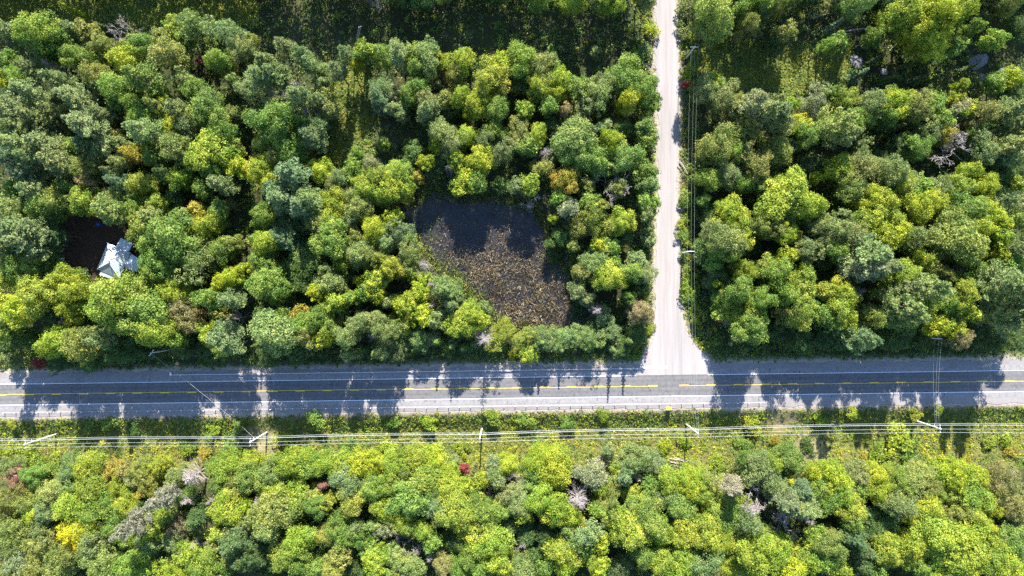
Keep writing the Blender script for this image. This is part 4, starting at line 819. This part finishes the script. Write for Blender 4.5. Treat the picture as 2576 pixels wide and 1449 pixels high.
# ------------------------------------------------------------------ utility poles and wires
def pole(top_px, top_py, hgt, label, arm_dir, wires=3, group='utility poles', brackets=True):
    z = -1.0
    for _ in range(4):
        x, y = g(top_px, top_py, z + hgt); z = float(terrain(x, y))
    p = empty('utility_pole', (x, y, z)); tag(p, label, 'utility pole', group)
    G = Geo(); G.tube([(0, 0, -1), (0, 0, hgt * .5), (0, 0, hgt)], [.26, .22, .17], 10); G.build('pole', POLEM, p)
    G = Geo(); dx, dy = arm_dir; an = math.atan2(dy, dx); G.box((0.0, 0.0, hgt - .5), (2.6, .16, .18), an); G.build('crossarm', POLEM, p)
    for s in (-1.15, 0, 1.15):
        G = Geo(); zt = hgt - .41 if s else hgt; G.tube([(dx * s, dy * s, zt), (dx * s, dy * s, zt + .32)], [.05, .07], 6); G.build('insulator', WHITEM, p)
    if brackets:
        G = Geo(); G.box((dx * .5, dy * .5, hgt * .78), (1.1, .08, .1), an); G.build('bracket', STEEL, p)
    return dict(o=p, x=x, y=y, z=z, h=hgt, a=arm_dir,
                att=[(x + dx * s, y + dy * s, z + hgt + (-.09 if s else .32)) for s in (-1.15, 0, 1.15)] + [(x + dx * 1.0, y + dy * 1.0, z + hgt * .78), (x + dx * .25, y + dy * .25, z + hgt * .70)])
WL = ['leftmost utility pole on the long power line south of the highway', 'second utility pole from the left on the long power line', 'utility pole in the middle of the long power line, nearly upright in view',
      'second utility pole from the right on the long power line, facing the side road', 'rightmost utility pole on the long power line']
P5 = [pole(px_, py_, 15.2, l, (0.0, 1.0), group='poles of the long power line') for (px_, py_), l in zip(((61, 1118), (628, 1113), (1207, 1103), (1757, 1091), (2367, 1079)), WL)]
def span(name, a, b, sag, rad, label, group, n=14):
    a = np.array(a); b = np.array(b); P = [a + (b - a) * f - np.array([0, 0, sag * 4 * f * (1 - f)]) for f in np.linspace(0, 1, n)]
    G = Geo(); G.tube(P, [rad] * n, 5); o = G.build(name, WIREM); return tag(o, label, 'wire', group)
WN = ['south outer conductor wire', 'pole-top conductor wire', 'north outer conductor wire', 'lower communication cable', 'lowest neutral cable']
SEG = ['from the left picture edge to the leftmost pole', 'between the leftmost and second poles', 'between the second and middle poles', 'between the middle pole and the side road pole', 'between the side road pole and the rightmost pole', 'from the rightmost pole to the right picture edge']
for k in range(5):
    ends = [tuple(np.array(P5[0]['att'][k]) + np.array([-72, -1.2, 0]))] + [q['att'][k] for q in P5] + [tuple(np.array(P5[-1]['att'][k]) + np.array([72, -1.0, 0]))]
    for i in range(6):
        o = span('power_line_wire', ends[i], ends[i + 1], 1.3 + .2 * k, (.027 if k != 3 else .033), f'{WN[k]} {SEG[i]}', 'wires of the long power line')
N1 = pole(379, 888, 11.5, 'utility pole half hidden in trees above the guard rail, left of the parcel', (0.6, 0.8), group='poles north of the highway', brackets=False)
N2 = pole(2361, 852, 12.5, 'utility pole half hidden in trees across the highway from the rightmost pole', (1.0, 0.0), group='poles north of the highway', brackets=False)
span('service_cable', N1['att'][1], P5[1]['att'][4], 1.2, .022, 'service cable slanting across the highway on the left', 'cables across the highway')
for k in range(3): span('crossing_wire', N2['att'][k], (P5[4]['x'] + (-.6, -.2, .5)[k], P5[4]['y'] + .2, P5[4]['z'] + 13.6), 1.0, .012, ['left', 'middle', 'right'][k] + ' wire of three crossing the highway at the rightmost pole', 'wires across the highway')
G1 = pole(1748, 117, 11.5, 'utility pole beside the gravel side road near the top of the picture', (1.0, 0.0), group='poles along the side road', brackets=False)
G2 = pole(1738, 632, 11.5, 'utility pole beside the gravel side road, half way up the picture', (1.0, 0.0), group='poles along the side road', brackets=False)
for k in range(3):
    s = ['left', 'middle', 'right'][k]
    a = np.array(G1['att'][k])
    span('side_road_wire', tuple(a + np.array([0.5, 66, 0])), tuple(a), 1.2, .010, s + ' wire along the side road above the upper pole', 'wires along the side road')
    span('side_road_wire', tuple(a), G2['att'][k], 1.2, .010, s + ' wire along the side road between its two poles', 'wires along the side road')
    span('side_road_wire', G2['att'][k], (P5[3]['x'] + (-.7, 0, .7)[k], P5[3]['y'] + .2, P5[3]['z'] + 13.2), 1.4, .010, s + ' wire crossing the highway from the side road pole', 'wires along the side road')

# ------------------------------------------------------------------ guard rails, signs, posts
def hw(u, t, z=0.0): return (hc[0] + u * math.cos(ROT) - t * math.sin(ROT), hc[1] + u * math.sin(ROT) + t * math.cos(ROT), z)
ua, ub = u_at(432), u_at(1603)
gr = empty('guard_rail', hw(ua, 5.95, 0), ROT); tag(gr, 'steel beam guard rail along the north side of the highway', 'guard rail')
L_ = ub - ua; prof = [(.02, .42), (.09, .48), (.09, .55), (.02, .60), (.09, .66), (.09, .73), (.02, .78), (-.03, .78), (-.03, .42)]
G = Geo(); nseg = 30; V = []
for k in range(nseg + 1):
    for yy, zz_ in prof: V.append((L_ * k / nseg, -yy, zz_))
m_ = len(prof); G.add(V, [[k * m_ + j, k * m_ + (j + 1) % m_, (k + 1) * m_ + (j + 1) % m_, (k + 1) * m_ + j] for k in range(nseg) for j in range(m_)]); G.build('rail', STEEL, gr)
def post_mesh(hgt, w_, mat):
    G = Geo(); G.box((0, 0, hgt / 2 - .2), (w_, w_, hgt + .4)); return G.mesh('post', mat)
pm = post_mesh(.74, .18, POSTM)
for k in range(int(L_ / 3.81) + 1):
    o = link('post', pm, gr); o.location = (k * 3.81 + .1, .14, 0)
G = Geo(); G.box((0, .3, .58), (.5, 1.0, .36)); G.build('end_terminal', STEEL, gr)
G = Geo(); G.box((L_, -.02, .6), (.35, .5, .4)); G.build('end_terminal', STEEL, gr)
ua, ub = u_at(12), u_at(1925)
cg = empty('cable_guide_rail', hw(ua, -6.05, 0), ROT); tag(cg, 'low cable guide rail on wooden posts along the south shoulder', 'guide rail')
pm2 = post_mesh(.95, .22, POSTM); cap = Geo(); cap.box((0, 0, .97), (.26, .26, .05)); capm = cap.mesh('cap', WHITEM)
for k in range(int((ub - ua) / 3.72) + 1):
    o = link('post', pm2, cg); o.location = (k * 3.72, R.normal() * .05, R.normal() * .03); o.rotation_euler = (R.normal() * .03, R.normal() * .03, 0)
    c_ = link('cap', capm, o)
for zc_ in (.48, .64, .80):
    G = Geo(); n_ = 60; G.tube([((ub - ua) * f, .13, zc_) for f in np.linspace(0, 1, n_)], [.011] * n_, 4); G.build('cable', STEEL, cg)
def zt2(zx, zy): return g((2300 + zx * 480 / 1932) * 2576 / 3840, (1260 + zy * 480 / 1932) * 2576 / 3840)
x, y = zt2(483, 236); ss = empty('stop_sign', (x, y, 0.0), math.pi); tag(ss, 'octagonal red stop sign at the left corner of the side road mouth', 'sign')
G = Geo(); G.box((0, 0, 1.3), (.09, .09, 2.9)); G.build('post', POSTM, ss)
G = Geo(); oc = [(.38 * math.cos(a), 2.4 + .38 * math.sin(a)) for a in np.arange(8) * math.pi / 4 + math.pi / 8]
V = [(a, -.07, b) for a, b in oc] + [(a, -.05, b) for a, b in oc]; G.add(V, [list(range(8)), list(range(8, 16))[::-1]] + [[(i + 1) % 8, i, i + 8, (i + 1) % 8 + 8] for i in range(8)]); G.build('sign_plate', REDS, ss)
for (zx, zy), lb in zip(((531, 62), (521, 152), (436, 305)), ('upper', 'middle', 'lower')):
    x, y = zt2(zx, zy); mp_ = empty('marker_post', (x, y, -.05)); tag(mp_, f'{lb} one of three thin dark posts along the left side of the side road mouth', 'post', 'posts at the side road mouth')
    G = Geo(); G.box((0, 0, .5), (.12, .12, 1.3)); G.build('post', DARKP, mp_); G = Geo(); G.box((0, .075, .95), (.1, .02, .18)); G.build('reflector', WHITEM, mp_)
x, y = zt2(825, 1085); ys_o = empty('warning_board', (x, y, float(terrain(x, y)))); tag(ys_o, 'bright yellow warning board beyond the south shoulder, facing the side road', 'sign')
G = Geo(); G.box((-.45, 0, .6), (.09, .09, 1.7)); G.build('post', POSTM, ys_o); G = Geo(); G.box((.45, 0, .6), (.09, .09, 1.7)); G.build('post', POSTM, ys_o)
G = Geo(); ca, sa = math.cos(.9), math.sin(.9)
V = [(sx * .8, sy * .5 * ca + sz * .02 * sa + .12, 1.35 - sy * .5 * sa + sz * .02 * ca) for sz in (-1, 1) for sx, sy in ((-1, -1), (1, -1), (1, 1), (-1, 1))]
G.add(V, [[3, 2, 1, 0], [4, 5, 6, 7], [0, 1, 5, 4], [1, 2, 6, 5], [2, 3, 7, 6], [3, 0, 4, 7]]); G.build('sign_plate', YELS, ys_o)
x, y = g(2146, 904); wp = empty('roadside_sign', (x, y, float(terrain(x, y)))); tag(wp, 'small white sign on a post above the north shoulder, right part of the highway', 'sign')
G = Geo(); G.box((0, 0, .9), (.1, .1, 2.2)); G.build('post', POSTM, wp); G = Geo(); G.box((0, -.07, 1.7), (.6, .03, .75)); G.build('sign_plate', WHITEM, wp)

# ------------------------------------------------------------------ logs, rocks
def tile(tc, tr, zx, zy): return ((960 * tc + zx * 960 / 1932) * 2576 / 3840, (720 * tr + zy * 960 / 1932) * 2576 / 3840)
def log(tc, tr, a, b, rad, label, z=.2, group=None, mat=LOGM, lift=(0, 0), twigs=0):
    pa, pb = g(*tile(tc, tr, *a), z + lift[0]), g(*tile(tc, tr, *b), z + lift[1]); za, zb = float(terrain(*pa)) + z + lift[0], float(terrain(*pb)) + z + lift[1]
    G = Geo(); A_ = np.array([*pa, za]); B_ = np.array([*pb, zb]); mid = (A_ + B_) / 2; mm = mid + R.normal(size=3) * .12
    G.tube([A_ - mid, mm - mid, B_ - mid], [rad, rad * .85, rad * .6], 7)
    for _ in range(twigs):
        f = R.uniform(.35, 1); c_ = (A_ + (B_ - A_) * f) - mid; d = nrm(nrm(B_ - A_) + R.normal(size=3) * .5); d[2] = abs(d[2]) * .5
        G.tube([c_, c_ + d * R.uniform(1, 3.2)], [.07, .02], 4, False)
    o = G.build('fallen_log', mat); o.location = mid; return tag(o, label, 'log', group)
for k in range(10):
    q = k / 9; x0 = 1205 + R.uniform(-10, 40); x1 = 1400 + R.uniform(-60, 30); y0 = 566 + q * 62 + R.normal() * 4; y1 = y0 + 28 + R.normal() * 9
    log(2, 2, (x0, y0), (x1, y1), .10 + R.uniform(0, .06), 'weathered grey log in the log pile below the power line, right of centre', .15 + .12 * (k % 3), 'logs in the log pile')
log(2, 0, (1268, 1225), (1325, 1310), .42, 'thick grey fallen log on the right verge of the side road', .3)
log(2, 0, (1250, 1255), (1318, 1335), .25, 'thin pale fallen log beside the thick one on the side road verge', .2)
log(3, 0, (340, 135), (540, 65), .24, 'long pale fallen log in the shade near the top edge, right part', .2, None, DEADM, (0, .6))
log(3, 0, (555, 238), (790, 205), .26, 'bleached fallen tree with twigs lying across the shaded opening, upper right', .25, None, DEADM, (0, .8), 16)
log(0, 2, (315, 672), (405, 648), .28, 'short pale log among bushes below the leftmost power line pole', .25, None, DEADM)
log(2, 2, (925, 672), (975, 740), .2, 'white broken trunk leaning between crowns south of the power line, right of centre', -.2, None, DEADM, (7, 0))
log(1, 0, (775, 200), (715, 490), .16, 'tall bare leaning trunk over the opening north of the parcel, left of a pair', -.2, None, DEADM, (14, 0))
log(1, 0, (790, 195), (735, 460), .13, 'tall bare leaning trunk over the opening north of the parcel, right of a pair', -.2, None, DEADM, (13, 0))
for (tc, tr, zx, zy, r_, lb) in ((2, 0, 1000, 485, 1.0, 'pale boulder on the left verge of the side road, near the top'), (2, 0, 1080, 520, .6, 'small grey boulder on the left verge of the side road, nearest the gravel'),
        (3, 0, 680, 465, 2.6, 'grey rock outcrop in the shaded opening, upper right'), (3, 0, 1590, 460, 3.4, 'largest grey rock outcrop in the shade, near the upper right corner'),
        (3, 0, 1630, 585, 1.6, 'grey rock just below the largest shaded outcrop, upper right'), (3, 0, 1780, 540, 1.7, 'grey rock nearest the right edge in the shaded opening'),
        (3, 0, 880, 540, 1.5, 'grey rock in the middle of the shaded opening, upper right'), (3, 0, 1500, 750, 1.6, 'pale rock at the lower rim of the shaded opening, right part'),
        (0, 2, 60, 560, 1.5, 'pale rock left of the leftmost power line pole, at the picture edge'), (0, 2, 150, 650, 1.0, 'pale rock low among bushes near the left edge, south of the power line'),
        (0, 2, 255, 600, 1.0, 'pale rock just below the leftmost power line pole'), (0, 2, 120, 590, 1.1, 'flat pale rock between two others near the left edge'),
        (3, 2, 1850, 672, 1.3, 'pale rock at the forest edge near the right side, south of the highway'), (2, 1, 1270, 140, 1.0, 'pale stone slab on the right verge of the side road, above its half way pole')):
    x, y = g(*tile(tc, tr, zx, zy)); v = fib(40); v = v * (1 + .25 * R.normal(size=(40, 1)).clip(-1, 1)) * np.array([1, .7,   .14 if r_ > 1.3 else .4]) * r_
    import bmesh
    bm = bmesh.new(); [bm.verts.new(q) for q in v]; bmesh.ops.convex_hull(bm, input=bm.verts)
    me = bpy.data.meshes.new('boulder'); bm.to_mesh(me); bm.free(); me.materials.append(ROCK)
    o = link('boulder', me); o.location = (x, y, float(terrain(x, y)) + .12 * r_); o.rotation_euler = (0, 0, -.5 + R.normal() * .3); tag(o, lb, 'rock', 'boulders and outcrops')

# ------------------------------------------------------------------ labels that single each tree out: its look, then its rank from a landmark
LM = [('the grey-roofed house', 300, 640), ('the stop line', 1650, 922), ('the leftmost line pole', 100, 1103), ('the second line pole', 652, 1100), ('the middle line pole', 1210, 1087),
      ('the side road power pole', 1742, 1077), ('the rightmost line pole', 2330, 1068), ('the marsh centre', 1260, 660), ('the marsh top edge', 1240, 490), ('the marsh bottom edge', 1330, 835),
      ('the top left picture corner', 0, 0), ('the top right picture corner', 2576, 0), ('the bottom left picture corner', 0, 1449), ('the bottom right picture corner', 2576, 1449),
      ('the side road at the top edge', 1674, 0), ('the upper side road pole', 1735, 130), ('the lower side road pole', 1725, 635), ('the log pile', 1725, 1167), ('the bright yellow tree', 187, 1343),
      ("the guard rail's left end", 432, 942), ("the guard rail's right end", 1603, 935), ('the bottom edge midpoint', 1288, 1449), ('the top edge midpoint', 1288, 0), ('the left edge midpoint', 0, 724), ('the right edge midpoint', 2576, 724),
      ('the large bare tree south', 1446, 1245), ('the white roadside sign', 2146, 901), ('the blue tarp', 245, 566), ('the shaded rock outcrop', 2450, 155), ('the bleached fallen tree', 2150, 74), ('the cable crossing on the left', 500, 980)]
CW1 = dict(y='lime green', g='green', d='dark green', o='olive', s='sage', b='blue-green', Y='vivid yellow', r='red', t='tan', p='pale grey', k='golden', n='pinkish brown', w='grey')
CW2 = dict(y='yellowish', g='greenish', d='darkish', o='olive-tinged', s='greyish', b='bluish', r='reddish', t='tan-tinged', p='pale', k='golden-tinged', n='brownish')
KW = dict(ML='broad clumpy tree', MS='small clumpy tree', BL='fine-leaved tree', BS='small fine-leaved tree', P='feathery pine', S='cone-shaped conifer', H='low shrub', D='bare dead tree')
CATS = dict(ML='tree', MS='tree', BL='tree', BS='tree', P='pine tree', S='conifer', H='shrub', D='dead tree')
GRP = dict(ML='broad-crowned trees of the forest', MS='small trees of the forest', BL='fine-leaved trees of the forest', BS='small fine-leaved trees of the forest', P='pines of the forest', S='small conifers', H='shrubs along the roads', D='bare dead trees')
ORD = ['nearest', 'second', 'third', 'fourth', 'fifth', 'sixth', 'seventh', 'eighth', 'ninth', 'tenth', 'eleventh', 'twelfth']
DIRS = ['right of', 'above-right of', 'above', 'above-left of', 'left of', 'below-left of', 'below', 'below-right of']
def look(t):
    c = t['code']; a = CW1[c[0]]
    if len(c) > 1 and CW2.get(c[1]): a = CW2[c[1]] + ' ' + a
    k = KW[t['key']]
    return ('red-leaved small tree' if c[0] == 'r' else f'{a} {k}')
cand = {}
for i, t in enumerate(TREES):
    for j, (nm, lx_, ly_) in enumerate(LM):
        d = math.hypot(t['px'] - lx_, t['py'] - ly_); a = int(round(math.degrees(math.atan2(ly_ - t['py'], t['px'] - lx_)) / 45)) % 8
        cand.setdefault((look(t), j, a), []).append((d, i))
rank = {}
for key_, lst in cand.items():
    for q, (d, i) in enumerate(sorted(lst)): rank[i, key_[1]] = (q, d, key_[2])
for i, t in enumerate(TREES):
    best = min(((rank[i, j][1] * (1 + .9 * rank[i, j][0]), j) for j in range(len(LM)) if rank[i, j][0] < 12))
    q, d, a = rank[i, best[1]]
    lab = f'{look(t)}, {ORD[q]} one {DIRS[a]} {LM[best[1]][0]}'
    if len(lab.replace('-', ' ').split()) > 16: lab = lab.replace(' one ', ' ', 1)
    tag(t['o'], lab, CATS[t['key']], GRP[t['key']])
